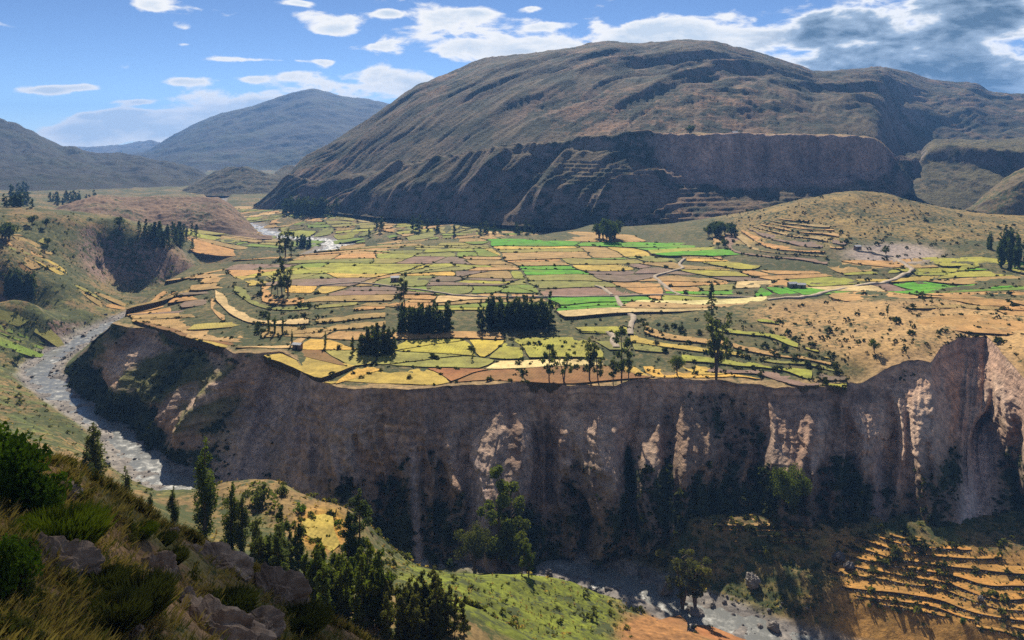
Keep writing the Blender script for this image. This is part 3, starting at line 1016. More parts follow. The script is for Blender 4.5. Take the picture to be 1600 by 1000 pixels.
massif('hill', 'bare brown gullied spur left of the river bend', [(66, 350, 770, 348, 790, 346, 810), (80, 352, 770, 342, 800, 331, 850), (110, 354, 775, 335, 810, 318, 870), (140, 355, 780, 331, 820, 308, 890), (165, 357, 790, 331, 830, 306, 900), (190, 360, 800, 332, 840, 311, 910), (230, 364, 810, 334, 850, 309, 920), (280, 369, 812, 336, 855, 308, 925), (320, 372, 815, 337, 855, 309, 925), (345, 373, 815, 338, 855, 310, 925), (362, 373, 815, 345, 860, 322, 920), (385, 373, 815, 357, 860, 343, 910), (408, 373, 815, 370, 855, 368, 890), (425, 374, 820, 373, 850, 375, 870)], 230, 120, M_GROUND,
       ribs_gen(3.6, 34, 1.1, 12, 311, .3, -.95), col_gen((.17, .11, .07), (.22, .145, .09), (.17, .11, .085), .36, 315, 40), back=1.12)
massif('mesa', 'flat-topped mesa with fluted grey flanks at the right edge', [(1408, 296, 880, 292, 960, 288, 1080), (1425, 303, 860, 275, 960, 262, 1120), (1440, 312, 845, 250, 970, 236, 1150), (1455, 320, 835, 232, 975, 220, 1170), (1480, 328, 822, 231, 960, 220, 1200), (1520, 334, 810, 234, 930, 220, 1230), (1560, 335, 800, 238, 910, 219, 1250), (1600, 332, 795, 240, 900, 216, 1270), (1700, 330, 790, 240, 900, 212, 1300), (1850, 330, 790, 240, 900, 212, 1300)], 200, 130, M_MOUNT,
       ribs_gen(4.2, 26, 1.2, 14, 321, .25, -.97), col_gen((.11, .10, .05), (.15, .12, .065), (.17, .14, .125), .45, 325, 40), cliffk=[(1408, 0), (1455, .25), (1600, .3), (1850, .3)])
massif('hill', 'dark scrubby spur running down at the right edge below the mesa', [(1490, 342, 740, 341, 750, 340, 765), (1520, 344, 730, 330, 755, 322, 790), (1550, 345, 725, 310, 755, 296, 800), (1580, 345, 720, 292, 755, 272, 810), (1600, 345, 720, 283, 755, 262, 815), (1650, 345, 720, 270, 760, 245, 830), (1750, 345, 720, 262, 770, 235, 850)], 120, 90, M_GROUND,
       ribs_gen(2.6, 24, .9, 9, 331, .5, -.85), col_gen((.13, .10, .05), (.19, .135, .06), (.13, .10, .08), .45, 335, 30), back=1.1)

# ---- haze over the whole valley (sky and clouds lie outside it)
hb = np.array([(x, y, z) for x in (-3900, 4600) for y in (-40, 6700) for z in (-330, 185)], float)
hq = [(0, 1, 3, 2), (4, 6, 7, 5), (0, 4, 5, 1), (2, 3, 7, 6), (0, 2, 6, 4), (1, 5, 7, 3)]
hm = bpy.data.materials.new('blue valley air')
hm.use_nodes = True
hm.node_tree.nodes.clear()
pv = hm.node_tree.nodes.new('ShaderNodeVolumePrincipled')
pv.inputs['Color'].default_value = (.20, .46, 1.0, 1)
pv.inputs['Density'].default_value = HAZE
pv.inputs['Anisotropy'].default_value = .2
pv.inputs['Density Attribute'].default_value = ''
pv.inputs['Temperature Attribute'].default_value = ''
pv.inputs['Color Attribute'].default_value = ''
oo = hm.node_tree.nodes.new('ShaderNodeOutputMaterial')
hm.node_tree.links.new(pv.outputs[0], oo.inputs['Volume'])
hm.cycles.homogeneous_volume = True
hz = link('haze', mesh_np('haze', hb, hq, hm, smooth=False))
tag(hz, 'thin blue haze filling the valley air', 'haze', kind='stuff')

# ---- water
nw = len(RIVS)
ww = np.linspace(-1, 1, 13)
tg = np.gradient(RIVS[:, :2], axis=0)
tg /= np.linalg.norm(tg, axis=1, keepdims=True)
nn = np.stack([-tg[:, 1], tg[:, 0]], -1)
W3 = np.zeros((nw, 13, 3))
W3[..., :2] = RIVS[:, None, :2] + nn[:, None] * (ww[None, :, None] * (RIVS[:, 3] * .95)[:, None, None])
W3[..., 2] = RIVS[:, None, 2] - .05
m, t, b = newmat('river water')
tcn = t.nodes.new('ShaderNodeTexCoord')
n1 = tex(t, .35, 6, .65, tcn.outputs['Object'])
n2 = tex(t, 1.1, 5, .6, tcn.outputs['Object'])
foam = rampn(t, n1.outputs[0], [(.60, (0, 0, 0)), (.80, (.9, .9, .9))])
t.links.new(mixc(t, foam, (.17, .175, .165), (.66, .68, .66)), b.inputs['Base Color'])
t.links.new(rampn(t, n1.outputs[0], [(.45, (.22, .22, .22)), (.7, (.6, .6, .6))]), b.inputs['Roughness'])
b.inputs['Specular IOR Level'].default_value = .5
bp = t.nodes.new('ShaderNodeBump')
bp.inputs['Strength'].default_value = .3
bp.inputs['Distance'].default_value = .2
t.links.new(n2.outputs[0], bp.inputs['Height'])
t.links.new(bp.outputs[0], b.inputs['Normal'])
water = link('river', mesh_np('river', W3.reshape(-1, 3), gridq(nw, 13), m))
tag(water, 'shallow stony river winding through the gorge', 'river', kind='structure')

# ---- fields
FC = {'G': (.085, .30, .010), 'g': (.16, .235, .03), 'o': (.24, .235, .06), 'y': (.33, .32, .05), 's': (.53, .36, .08), 't': (.42, .255, .10), 'r': (.30, .135, .055),
      'p': (.215, .145, .115), 'c': (.70, .57, .27), 'w': (.56, .41, .20), 'k': (.33, .30, .075), 'd': (.40, .27, .12), 'm': (.50, .40, .06), 'a': (.42, .225, .06)}
FM = {}
for code, c in FC.items():
    m, t, b = newmat('field ' + {'G': 'fresh green', 'g': 'green', 'o': 'olive', 'y': 'lime yellow', 's': 'golden', 't': 'tan', 'r': 'red earth', 'p': 'ploughed', 'c': 'cream stubble', 'w': 'pale stubble', 'k': 'maize', 'd': 'dry', 'm': 'mustard', 'a': 'amber stubble'}[code])
    tcn = t.nodes.new('ShaderNodeTexCoord')
    oi = t.nodes.new('ShaderNodeObjectInfo')
    rot = t.nodes.new('ShaderNodeVectorRotate')
    rot.rotation_type = 'Z_AXIS'
    t.links.new(tcn.outputs['Object'], rot.inputs['Vector'])
    t.links.new(mth('MULTIPLY', oi.outputs['Random'], 6.3, tree=t), rot.inputs['Angle'])
    n1 = tex(t, .16, 5, .62, tcn.outputs['Object'])
    n2 = tex(t, 1.1, 4, .7, tcn.outputs['Object'])
    wv = t.nodes.new('ShaderNodeTexWave')
    wv.inputs['Scale'].default_value = .28
    wv.inputs['Distortion'].default_value = 3.0
    wv.inputs['Detail'].default_value = 1
    t.links.new(rot.outputs[0], wv.inputs['Vector'])
    lo = tuple(x * .62 for x in c)
    hi = tuple(min(x * 1.28, .85) for x in c)
    cc = rampn(t, n1.outputs[0], [(.32, lo), (.5, c), (.68, hi)])
    n4 = tex(t, .045, 3, .6, tcn.outputs['Object'])
    cc = mixc(t, rampn(t, n4.outputs[0], [(.45, (0, 0, 0)), (.65, (.32, .32, .32))]), cc, (.22, .17, .06))
    cc = mixc(t, 1.0, cc, rampn(t, n2.outputs[0], [(.25, (.62, .66, .6)), (.6, (1.12, 1.1, 1.08))]), 'MULTIPLY')
    cc = mixc(t, 1.0, cc, rampn(t, wv.outputs[0], [(.1, (.88, .88, .87)), (.6, (1.04, 1.04, 1.03))]), 'MULTIPLY')
    cc = mixc(t, 1.0, cc, rampn(t, oi.outputs['Random'], [(0, (.78, .86, .80)), (.5, (1, 1, 1)), (1, (1.16, 1.02, .95))]), 'MULTIPLY')
    t.links.new(cc, b.inputs['Base Color'])
    bp = t.nodes.new('ShaderNodeBump')
    bp.inputs['Strength'].default_value = .6
    bp.inputs['Distance'].default_value = .3
    t.links.new(n2.outputs[0], bp.inputs['Height'])
    t.links.new(bp.outputs[0], b.inputs['Normal'])
    FM[code] = m
m, t, b = newmat('earth bank')
tcn = t.nodes.new('ShaderNodeTexCoord')
n1 = tex(t, 1.3, 5, .7, tcn.outputs['Object'])
t.links.new(rampn(t, n1.outputs[0], [(.3, (.045, .040, .018)), (.5, (.10, .07, .035)), (.7, (.17, .115, .06))]), b.inputs['Base Color'])
M_BANK = m

EDGE = []       # places along the field banks where shrubs grow


def warp(p):
    return p + np.stack([fbm(p[:, 0] / 48, p[:, 1] / 40, 3, 401), fbm(p[:, 0] / 48, p[:, 1] / 40, 3, 405)], -1) * 5.5


def field(poly, code, H, parent, lift=.5, tilt=.55, skirt=3.0, label=None, shrubs=1.0, dowarp=True, name='field'):
    poly = np.asarray(poly, float)
    pts = []
    for a, b_ in zip(poly, np.roll(poly, -1, 0)):
        n = max(1, int(np.hypot(*(b_ - a)) / 4.5))
        for i in range(n):
            pts.append(a + (b_ - a) * i / n)
    pts = np.array(pts)
    if dowarp:
        pts = warp(pts)
    # clip corners a little: banks are rounded
    pts = .12 * np.roll(pts, 1, 0) + .76 * pts + .12 * np.roll(pts, -1, 0)
    c = pts.mean(0)
    zv = H(pts[:, 0], pts[:, 1])
    A = np.c_[pts - c, np.ones(len(pts))]
    gx, gy, z0 = np.linalg.lstsq(A, zv, rcond=None)[0]
    z = z0 + lift + tilt * (gx * (pts[:, 0] - c[0]) + gy * (pts[:, 1] - c[1]))
    n = len(pts)
    V = np.concatenate([np.c_[pts, z], np.c_[c + (pts - c) * 1.03, np.minimum(zv, z) - skirt]])
    me = bpy.data.meshes.new(name)
    fs = [list(range(n))] + [[i, n + i, n + (i + 1) % n, (i + 1) % n] for i in range(n)]
    area = .5 * np.sum(pts[:, 0] * np.roll(pts[:, 1], -1) - np.roll(pts[:, 0], -1) * pts[:, 1])
    if area < 0:
        fs = [f[::-1] for f in fs]
    me.from_pydata(V.tolist(), [], fs)
    me.materials.append(FM[code])
    me.materials.append(M_BANK)
    for p in me.polygons[1:]:
        p.material_index = 1
    o = link(name, me, parent)
    if label:
        o['label'] = label
    for i in range(n):
        EDGE.append((pts[i, 0], pts[i, 1], z[i] - lift, shrubs))
    return o, c, z0 + lift


def clip_half(poly, p0, nrm):
    out = []
    for a, b_ in zip(poly, poly[1:] + poly[:1]):
        da, db = (a - p0) @ nrm, (b_ - p0) @ nrm
        if da <= 0:
            out.append(a)
        if (da < 0) != (db < 0):
            out.append(a + (b_ - a) * da / (da - db))
    return out


def parcels(seeds, gap=1.0, R=(70, 42), ax=.55, seed=1):
    """split the land round the seeds into strips and blocks, one parcel for each seed"""
    r = np.random.default_rng(seed)
    S = np.array([(x * ax, y) for x, y in seeds])
    out = [None] * len(S)

    def rec(idx, poly):
        if len(poly) < 3:
            return
        if len(idx) == 1:
            c = S[idx[0]]
            for a in np.linspace(0, 2 * np.pi, 13)[:-1]:
                n = np.array([math.cos(a), math.sin(a)])
                kk = .55 if c[0] / ax / c[1] > .34 else 1.0
                rr_ = kk / math.hypot(n[0] / (R[0] * ax), n[1] / R[1])
                poly = clip_half(poly, c + n * rr_, n)
                if len(poly) < 3:
                    return
            out[idx[0]] = np.array([(p[0] / ax, p[1]) for p in poly])
            return
        best = None
        for axis in (0, 1):
            o_ = idx[np.argsort(S[idx, axis])]
            v = S[o_, axis]
            gp = np.diff(v)
            n = len(idx)
            i_ = np.arange(1, n)
            sc_ = gp * np.sqrt(np.minimum(i_, n - i_)) * (1.25 if axis else 1.0)
            k = int(np.argmax(sc_))
            if best is None or sc_[k] > best[0]:
                best = (sc_[k], axis, o_, k)
        _, axis, o_, k = best
        mid = (S[o_[k], axis] + S[o_[k + 1], axis]) / 2
        oth = S[o_, 1 - axis].mean()
        p0 = np.array([mid, oth]) if axis == 0 else np.array([oth, mid])
        a = r.normal() * (.17 if axis else .30)
        n = np.array([math.cos(a), math.sin(a)]) if axis == 0 else np.array([math.sin(a), math.cos(a)])
        g2 = gap * (.5 + r.random()) * .5 * (ax if axis == 0 else 1)
        rec(o_[:k + 1], clip_half(poly, p0 - n * g2, n))
        rec(o_[k + 1:], clip_half(poly, p0 + n * g2, -n))

    lo, hi = S.min(0) - 40, S.max(0) + 40
    rec(np.arange(len(S)), [np.array(p) for p in ((lo[0], lo[1]), (hi[0], lo[1]), (hi[0], hi[1]), (lo[0], hi[1]))])
    return out


def inside(px, py, poly):
    c = False
    for (x0, y0), (x1, y1) in zip(poly, poly[1:] + poly[:1]):
        if (y0 > py) != (y1 > py) and px < (x1 - x0) * (py - y0) / (y1 - y0) + x0:
            c = not c
    return c


def strips(region, z0, z1, step, H, parent, codes, seglen=(26, 60), dlim=(270, 900), du=.0028, lift=.1, shrubs=1.6, minw=1.2, name='field'):
    """flat terraces that follow the contours inside a photo region; returns their front edges"""
    xs = [p[0] for p in region]
    ug = np.arange((min(xs) - 800) / F, (max(xs) - 800) / F, du)
    d = np.arange(dlim[0], dlim[1], .5)
    U_, D_ = np.meshgrid(ug, d)
    Zg = H(U_ * D_, D_)
    Zg = np.maximum.accumulate(Zg, 0)       # contours met in order, going away
    PY = HY - Zg / D_ * F
    fronts = []
    lev = np.arange(z0, z1, step)
    lev = lev + rng.uniform(-.15, .15, len(lev)) * step
    cd_ = np.array([[d[min(np.searchsorted(Zg[:, i], l), len(d) - 1)] for i in range(len(ug))] for l in lev])
    k9 = np.ones(9) / 9
    cd_ = np.array([np.convolve(np.pad(r_, 4, 'edge'), k9, 'valid') for r_ in cd_])
    for a, b_ in zip(cd_[:-1], cd_[1:]):
        ok = np.array([inside(800 + ug[i] * F, float(np.interp((a[i] + b_[i]) / 2, d, PY[:, i])), region) and b_[i] - a[i] > minw for i in range(len(ug))])
        i = 0
        while i < len(ug):
            if not ok[i]:
                i += 1
                continue
            j = i
            L_ = rng.uniform(*seglen)
            while j + 1 < len(ug) and ok[j + 1] and (ug[j + 1] - ug[i]) * a[i] < L_:
                j += 1
            if j - i >= 4:
                sl_ = slice(i, j, 2)
                g1, g2 = .45 + .3 * rng.random(), .05
                lo_ = np.c_[ug[sl_] * (a[sl_] + g1), a[sl_] + g1]
                hi_ = np.c_[ug[sl_] * (b_[sl_] - g2), b_[sl_] - g2]
                code = codes[int(rng.integers(len(codes)))]
                if code != 'n' and len(lo_) > 2:
                    field(np.concatenate([lo_, hi_[::-1]]), code, H, parent, lift=lift, tilt=.12, skirt=step + .6, shrubs=shrubs, dowarp=False, name=name)
                    fronts.append(lo_)
            i = j + 1
    return fronts


R_LEFT = [(322, 498), (330, 452), (350, 438), (372, 430), (402, 450), (470, 458), (560, 470), (612, 480), (612, 506), (540, 520), (420, 516), (372, 502)]
R_MID = [(985, 500), (1050, 490), (1130, 494), (1215, 500), (1250, 520), (1300, 560), (1345, 604), (1285, 604), (1140, 596), (1100, 575), (1040, 545), (985, 530)]
R_HILL = [(1100, 388), (1150, 362), (1225, 336), (1300, 352), (1322, 372), (1340, 384), (1300, 392), (1300, 412), (1180, 402)]
Z6 = """480 190 t,640 178 t,640 205 t,840 150 t,1000 125 o,1060 112 t,830 200 y,900 182 o,1130 172 y,1200 150 o,1250 125 o,1330 185 g,1450 187 g,1500 120 y,1540 190 s,1450 150 o,1180 195 o,1330 140 o,1400 118 g,1560 95 t,1440 95 t,
100 222 t,350 215 t,80 265 p,340 262 g,480 242 o,620 230 o,560 265 y,570 298 y,800 232 o,840 272 y,840 297 o,1050 237 p,1080 262 y,1060 290 o,1180 238 p,1330 262 y,1250 285 o,1450 230 t,1560 270 t,1400 282 t,1460 308 t,1330 312 p,
310 305 y,330 330 o,340 360 p,100 300 y,130 350 o,560 335 s,700 330 t,680 368 t,820 330 t,300 415 s,440 415 s,100 420 s,10 420 s,620 432 p,780 408 p,1020 338 o,1130 320 s,1250 350 p,1400 345 p,1330 375 p,1060 400 g,1230 428 o,1480 405 g,1520 360 y,1580 410 g,1340 455 w,1300 488 t,1190 510 g,1330 528 y,1520 450 t,900 460 t,1000 482 t,780 465 t,350 475 o,
560 492 t,720 492 t,850 500 t,350 515 t,600 520 t,520 550 p,320 552 t,720 552 t,820 575 t,450 600 g,420 632 o,650 610 p,740 640 p,600 580 t,250 585 o,200 540 o,330 680 t,100 695 t,540 690 t,60 760 d,370 785 s,345 862 r,130 832 w,740 750 n,1060 630 n,1300 590 n,1480 610 n,
1050 770 m,1250 760 m,1420 790 m,1560 780 y,880 862 k,640 860 k,1160 880 k,720 962 s,490 945 s,1300 940 r,1560 930 r,880 970 s"""
Z7 = """80 82 t,250 82 t,60 120 G,160 120 G,340 122 G,520 128 G,60 148 t,170 150 s,320 165 o,60 185 t,60 212 t,290 190 t,340 222 t,370 246 t,100 262 t,350 275 G,380 298 G,90 320 y,120 362 o,90 415 g,400 342 o,380 385 o,400 432 p,60 462 t,
580 178 t,740 165 s,820 150 G,920 182 y,1040 156 G,1030 206 G,620 212 g,820 212 o,700 238 o,930 238 o,640 266 s,830 268 p,950 265 s,660 300 p,900 302 p,760 335 p,1180 230 s,1260 205 t,1130 282 t,1270 290 s,1370 302 y,1400 262 y,1540 312 t,1040 345 t,1100 372 t,720 378 t,790 425 t,1080 412 t,1270 390 o,1390 348 p,1440 418 G,1580 428 G,1540 385 w,1330 452 y,
440 482 G,450 512 G,500 540 G,900 500 c,800 560 w,1100 520 d,450 600 n,470 690 y,560 655 y,100 775 y,320 765 y,120 845 c,400 860 o,100 930 r,370 945 G,800 775 o,600 830 n,860 910 s,680 940 s,990 765 y,1110 890 s,1020 700 y,1140 740 y,1230 850 p,1370 815 p,1300 905 p,1500 915 y,1480 780 s,1500 722 y,1500 660 t,1000 640 n,1200 670 n,880 620 n,700 720 n,560 760 o,650 590 n,900 660 n,960 690 y,1080 650 y,1100 700 n,1220 730 n,1330 690 n,1400 660 y,1420 700 n,1560 690 n,1540 745 n,1440 850 n,1180 800 n,1060 730 n"""
Z8 = """60 305 t,140 330 t,60 378 t,40 420 G,200 415 G,330 370 y,450 402 w,620 440 t,720 405 p,640 315 y,560 300 t,930 355 s,1150 258 y,1060 285 y,1280 292 y,1000 318 y,1290 322 y,1340 272 G,1190 352 t,960 392 G,1110 405 G,1330 405 G,1240 420 g,1500 422 t,1480 458 t,1460 495 t,1430 540 t,1440 580 t,1570 440 t,1570 480 t,1560 520 t,1560 565 t,
80 690 t,60 712 n,160 720 y,170 790 n,60 775 n,60 735 y,140 880 n,280 920 n,60 810 y,220 830 s,120 925 y,230 955 y,330 880 s,260 760 y,340 800 y,80 975 y,100 110 t,320 118 t,100 148 t,320 150 t,120 180 p,340 185 t,60 220 n,800 330 n,780 260 t,900 255 t,1010 500 n,1300 560 n"""
Z5 = """1250 290 t,1450 262 t,1300 325 d,1390 355 t,1250 408 t,1490 425 t,1570 360 s,1110 380 t,1100 440 t,1190 445 p,1310 455 t,1250 485 p,1350 500 w,1460 515 w,1500 548 w,1080 520 t,1180 545 t,1000 480 t,1340 650 k,1500 592 G,860 615 t,1060 610 t,1150 588 t,1560 690 t,1560 775 w,780 640 t,1390 300 t,1180 330 t,1560 310 t,1420 470 t,1560 470 o,1570 500 o,1230 520 p,1330 540 p"""
seeds, codes = [], []
for (x0, y0, txt) in ((400, 350, Z6), (800, 350, Z7), (1200, 350, Z8), (0, 350, Z5)):
    for e in txt.replace('\n', '').split(','):
        x, y, c = e.split()
        X, Y, z = ray(x0 + float(x) / 4, y0 + float(y) / 4, HB, 270, 900, 700)
        u = X / Y
        if Y > float(DB(np.array([u]))[0]) - 2 or Y < float(DF(np.array([u]))[0]) + 2:
            continue
        if any(inside(x0 + float(x) / 4, y0 + float(y) / 4, r_) for r_ in (R_LEFT, R_MID, R_HILL)):
            c = 'n'
        seeds.append((X, Y))
        codes.append(c)
SPECIAL = {}
nfield = 0
for poly, c, sd in zip(parcels(seeds), codes, seeds):
    if poly is None or c == 'n':
        continue
    u = np.clip(poly[:, 0] / poly[:, 1], U0 + .022, U1)
    f_, b_ = DF(u) + 2.5, DB(u) - 2.5
    poly[:, 1] = np.clip(poly[:, 1], f_, np.maximum(b_, f_ + 1))
    poly[:, 0] = u * poly[:, 1]
    ar = .5 * abs(np.sum(poly[:, 0] * np.roll(poly[:, 1], -1) - np.roll(poly[:, 0], -1) * poly[:, 1]))
    if ar < 30:
        continue
    field(poly, c, HB, plateau, lift=.12 + .3 * rng.random(), tilt=.45 if sd[0] / sd[1] < .33 else .85)
    nfield += 1
strips(R_LEFT, -92, -85.5, .72, HB, plateau, 'tttdtpnwot', (40, 80), (360, 640), minw=2.0)
strips(R_MID, -91.6, -82, .95, HB, plateau, 'yysytnypo', (30, 70), (285, 480), minw=1.5)
strips(R_HILL, -83, -62, 1.5, HB, plateau, 'dtdp', (50, 110), (470, 760), minw=1.5, shrubs=1.0)
print('fields', len(plateau.children))


def pxpoly(pts, H, d0=100, d1=1300):
    return np.array([ray(x, y, H, d0, d1)[:2] for x, y in pts])


# terraces of amber stubble beside the river, the brown field below, banks on the left
R_STUB = [(1318, 846), (1390, 832), (1500, 850), (1680, 900), (1700, 1020), (1560, 992), (1440, 972), (1340, 935), (1290, 890)]
STUB = strips(R_STUB, -132.4, -121.5, .95, HA, ground, 'a', (60, 120), (212, 272), minw=1.6, shrubs=.8, du=.004)
R_SHADE = [(1010, 855), (1050, 800), (1210, 795), (1290, 815), (1270, 850), (1180, 872), (1060, 880)]
strips(R_SHADE, -132, -122, 1.0, HA, ground, 'da', (30, 60), (225, 275), minw=1.2, shrubs=2.0, du=.004)
for pts, c in [
               ([(965, 992), (1010, 968), (1062, 966), (1075, 985), (1070, 1010), (980, 1020)], 'r'), ([(1085, 985), (1130, 975), (1170, 996), (1190, 1020), (1090, 1010)], 'r'),
               ([(468, 812), (522, 800), (520, 830), (535, 855), (520, 868), (490, 842), (470, 835)], 's')]:
    field(pxpoly(pts, HA, 120, 300), c, HA, ground, lift=.3, tilt=.9, skirt=1.5, dowarp=False)
LB = """80 190 t,240 225 s,60 230 t,150 175 t,40 250 o,60 320 t,90 340 t,40 360 t,50 640 g,110 650 o,160 668 g,210 690 o,60 690 g,130 700 g,260 720 o,350 700 y,420 690 o,200 740 o,90 740 g,150 810 s,270 790 s,60 830 o,40 870 s,620 480 t,700 500 t,760 530 t,820 545 t,600 460 o,680 470 t,100 880 s,160 60 o,60 60 t,180 110 t,100 160 o"""
seeds, codes = [], []
for e in LB.split(','):
    x, y, c = e.split()
    X, Y, z = ray(float(x) / 4, 350 + float(y) / 4, HA, 200, 900)
    if float(river(np.array([X]), np.array([Y]))[0][0]) < 17:
        continue
    seeds.append((X, Y))
    codes.append(c)
for poly, c in zip(parcels(seeds, gap=2.5, R=(15, 9)), codes):
    if poly is not None and len(poly) > 2:
        field(poly, c, HA, ground, lift=.12, tilt=1.0, skirt=1.5)
# the floor of the upper valley
seeds, codes = [], []
VF = [(x, y) for y in np.arange(327, 386, 5.5) for x in np.arange(330, 850, 34)]
for x, y in VF:
    x += rng.uniform(-14, 14)
    y += rng.uniform(-2, 2)
    X, Y, z = ray(x, y, HA, 640, 1500)
    if float(river(np.array([X]), np.array([Y]))[0][0]) < 26 or Y < float(DB(np.array([X / Y]))[0]) + 45 and X / Y > U0:
        continue
    if abs(z / Y * F - (HY - y)) > 3:
        continue
    seeds.append((X, Y))
    codes.append('ootgytdwogt'[rng.integers(11)])
for poly, c in zip(parcels(seeds, gap=3, R=(30, 34), ax=.8), codes):
    if poly is not None and len(poly) > 2:
        field(poly, c, HA, ground, lift=.3, tilt=.9, skirt=2.5, shrubs=.5)
print('all fields', len([o for o in COL.objects if o.name.startswith('field')]))

# ---- dirt roads
m, t, b = newmat('pale road dust')
tcn = t.nodes.new('ShaderNodeTexCoord')
n1 = tex(t, .8, 5, .6, tcn.outputs['Object'])
t.links.new(rampn(t, n1.outputs[0], [(.3, (.30, .24, .17)), (.7, (.46, .38, .29))]), b.inputs['Base Color'])
M_ROAD = m


def road(name, pts, width, label, H=HB, lift=.75):
    P = np.array([ray(x, y, H, 270, 900)[:2] for x, y in pts])
    P = catmull(P, np.linspace(0, len(P) - 1, len(P) * 8))
    P = P + np.stack([pn(P[:, 0] / 9, P[:, 1] / 9, 411), pn(P[:, 0] / 9, P[:, 1] / 9, 412)], -1) * .7
    g_ = np.gradient(P, axis=0)
    g_ /= np.linalg.norm(g_, axis=1, keepdims=True) + 1e-9
    nr = np.stack([-g_[:, 1], g_[:, 0]], -1)
    wv = width * (1 + .2 * pn(np.arange(len(P)) / 5., np.zeros(len(P)), 415))
    z = H(P[:, 0], P[:, 1])
    rows = []
    for k, dz_ in ((-.62, -1.6), (-.5, lift), (0, lift + .08), (.5, lift), (.62, -1.6)):
        q = P + nr * (wv * k)[:, None]
        rows.append(np.c_[q, z + dz_])
    R = np.stack(rows, 1)
    o = link(name, mesh_np(name, R.reshape(-1, 3), gridq(len(P), 5), M_ROAD))
    return tag(o, label, 'road', kind='structure')


road('dirt_road', [(1200, 470), (1250, 466), (1290, 458), (1330, 451), (1375, 444), (1402, 436), (1420, 427), (1424, 421), (1412, 412), (1395, 404), (1375, 398), (1350, 393), (1335, 390)], 2.6, 'pale dirt road winding down from the gravel patch on the right')
road('path', [(961, 464), (972, 478), (981, 490), (990, 496), (986, 508), (985, 524)], 2.2, 'pale trodden path between the bright green and cream fields')
road('path', [(500, 447), (560, 443), (640, 452), (720, 463), (800, 465), (880, 465), (960, 464), (1040, 462), (1110, 465), (1180, 466)], 1.6, 'narrow farm track crossing the middle of the plateau')
road('path', [(950, 520), (960, 527), (958, 535), (962, 545)], 2.4, 'short pale path down among the scrubby terraces')
road('path', [(1062, 462), (1042, 450), (1030, 440), (1024, 432), (1050, 425), (1066, 420), (1062, 412), (1070, 405)], 1.8, 'winding path between tan and purple fields')
road('path', [(930, 448), (943, 452), (955, 462)], 2., 'short farm track beside the terracotta field')

# ================================================================== OBJECTS
# ---- foliage
def foliage(name, c, hi, tr=.35):
    m = bpy.data.materials.new(name)
    m.use_nodes = True
    t = m.node_tree
    t.nodes.clear()
    oi = t.nodes.new('ShaderNodeObjectInfo')
    tcn = t.nodes.new('ShaderNodeTexCoord')
    n1 = tex(t, .9, 3, .6, tcn.outputs['Object'])
    cc = rampn(t, n1.outputs[0], [(.3, c), (.7, hi)])
    cc = mixc(t, 1.0, cc, rampn(t, oi.outputs['Random'], [(0, (.72, .80, .8)), (1, (1.25, 1.15, 1.0))]), 'MULTIPLY')
    d = t.nodes.new('ShaderNodeBsdfDiffuse')
    tl = t.nodes.new('ShaderNodeBsdfTranslucent')
    t.links.new(cc, d.inputs[0])
    t.links.new(mixc(t, 1.0, cc, (1.5, 1.7, .7), 'MULTIPLY'), tl.inputs[0])
    mx_ = t.nodes.new('ShaderNodeMixShader')
    mx_.inputs[0].default_value = tr
    t.links.new(d.outputs[0], mx_.inputs[1])
    t.links.new(tl.outputs[0], mx_.inputs[2])
    o_ = t.nodes.new('ShaderNodeOutputMaterial')
    t.links.new(mx_.outputs[0], o_.inputs[0])
    return m


M_EUC = foliage('eucalyptus leaves', (.06, .078, .03), (.14, .15, .055))
M_DARK = foliage('dark grove leaves', (.036, .055, .022), (.085, .105, .038), .35)
M_POP = foliage('poplar leaves', (.06, .08, .018), (.14, .16, .035))
M_OLV = foliage('olive shrub leaves', (.06, .066, .022), (.13, .13, .042))
M_BRT = foliage('bright shrub leaves', (.045, .085, .012), (.095, .15, .018), .42)
M_LIME = foliage('lime broom shoots', (.075, .105, .012), (.15, .18, .022), .4)
M_HEDGE = foliage('bank scrub leaves', (.030, .040, .014), (.085, .085, .03), .25)
M_STRAW = foliage('dry grass blades', (.22, .145, .06), (.42, .29, .13), .4)
m, t, b = newmat('tree bark')
tcn = t.nodes.new('ShaderNodeTexCoord')
n1 = tex(t, 3, 4, .6, tcn.outputs['Object'])
t.links.new(rampn(t, n1.outputs[0], [(.3, (.07, .05, .035)), (.7, (.19, .145, .11))]), b.inputs['Base Color'])
M_BARK = m


def leaves(centers, radii, n, leaf, r, up=.25):
    """small leaf-sized faces spread through clumps"""
    centers, radii = np.array(centers), np.array(radii)
    if radii.ndim == 1:
        radii = np.repeat(radii[:, None], 3, 1)
    wgt = radii.prod(1) ** (2 / 3)
    k = r.choice(len(centers), n, p=wgt / wgt.sum())
    d = r.normal(size=(n, 3))
    d /= np.linalg.norm(d, axis=1, keepdims=True)
    rad = r.random(n) ** .45
    P = centers[k] + d * radii[k] * rad[:, None]
    nrm = d + r.normal(size=(n, 3)) * .7 + np.array([0, 0, up])
    nrm /= np.linalg.norm(nrm, axis=1, keepdims=True)
    a = np.cross(nrm, r.normal(size=(n, 3)))
    a /= np.linalg.norm(a, axis=1, keepdims=True)
    b = np.cross(nrm, a)
    sz = leaf * (.6 + .8 * r.random(n))[:, None]
    V = np.stack([P - a * sz, P - b * sz * .55, P + a * sz, P + b * sz * .55], 1).reshape(-1, 3)
    return V, np.arange(4 * n).reshape(n, 4)


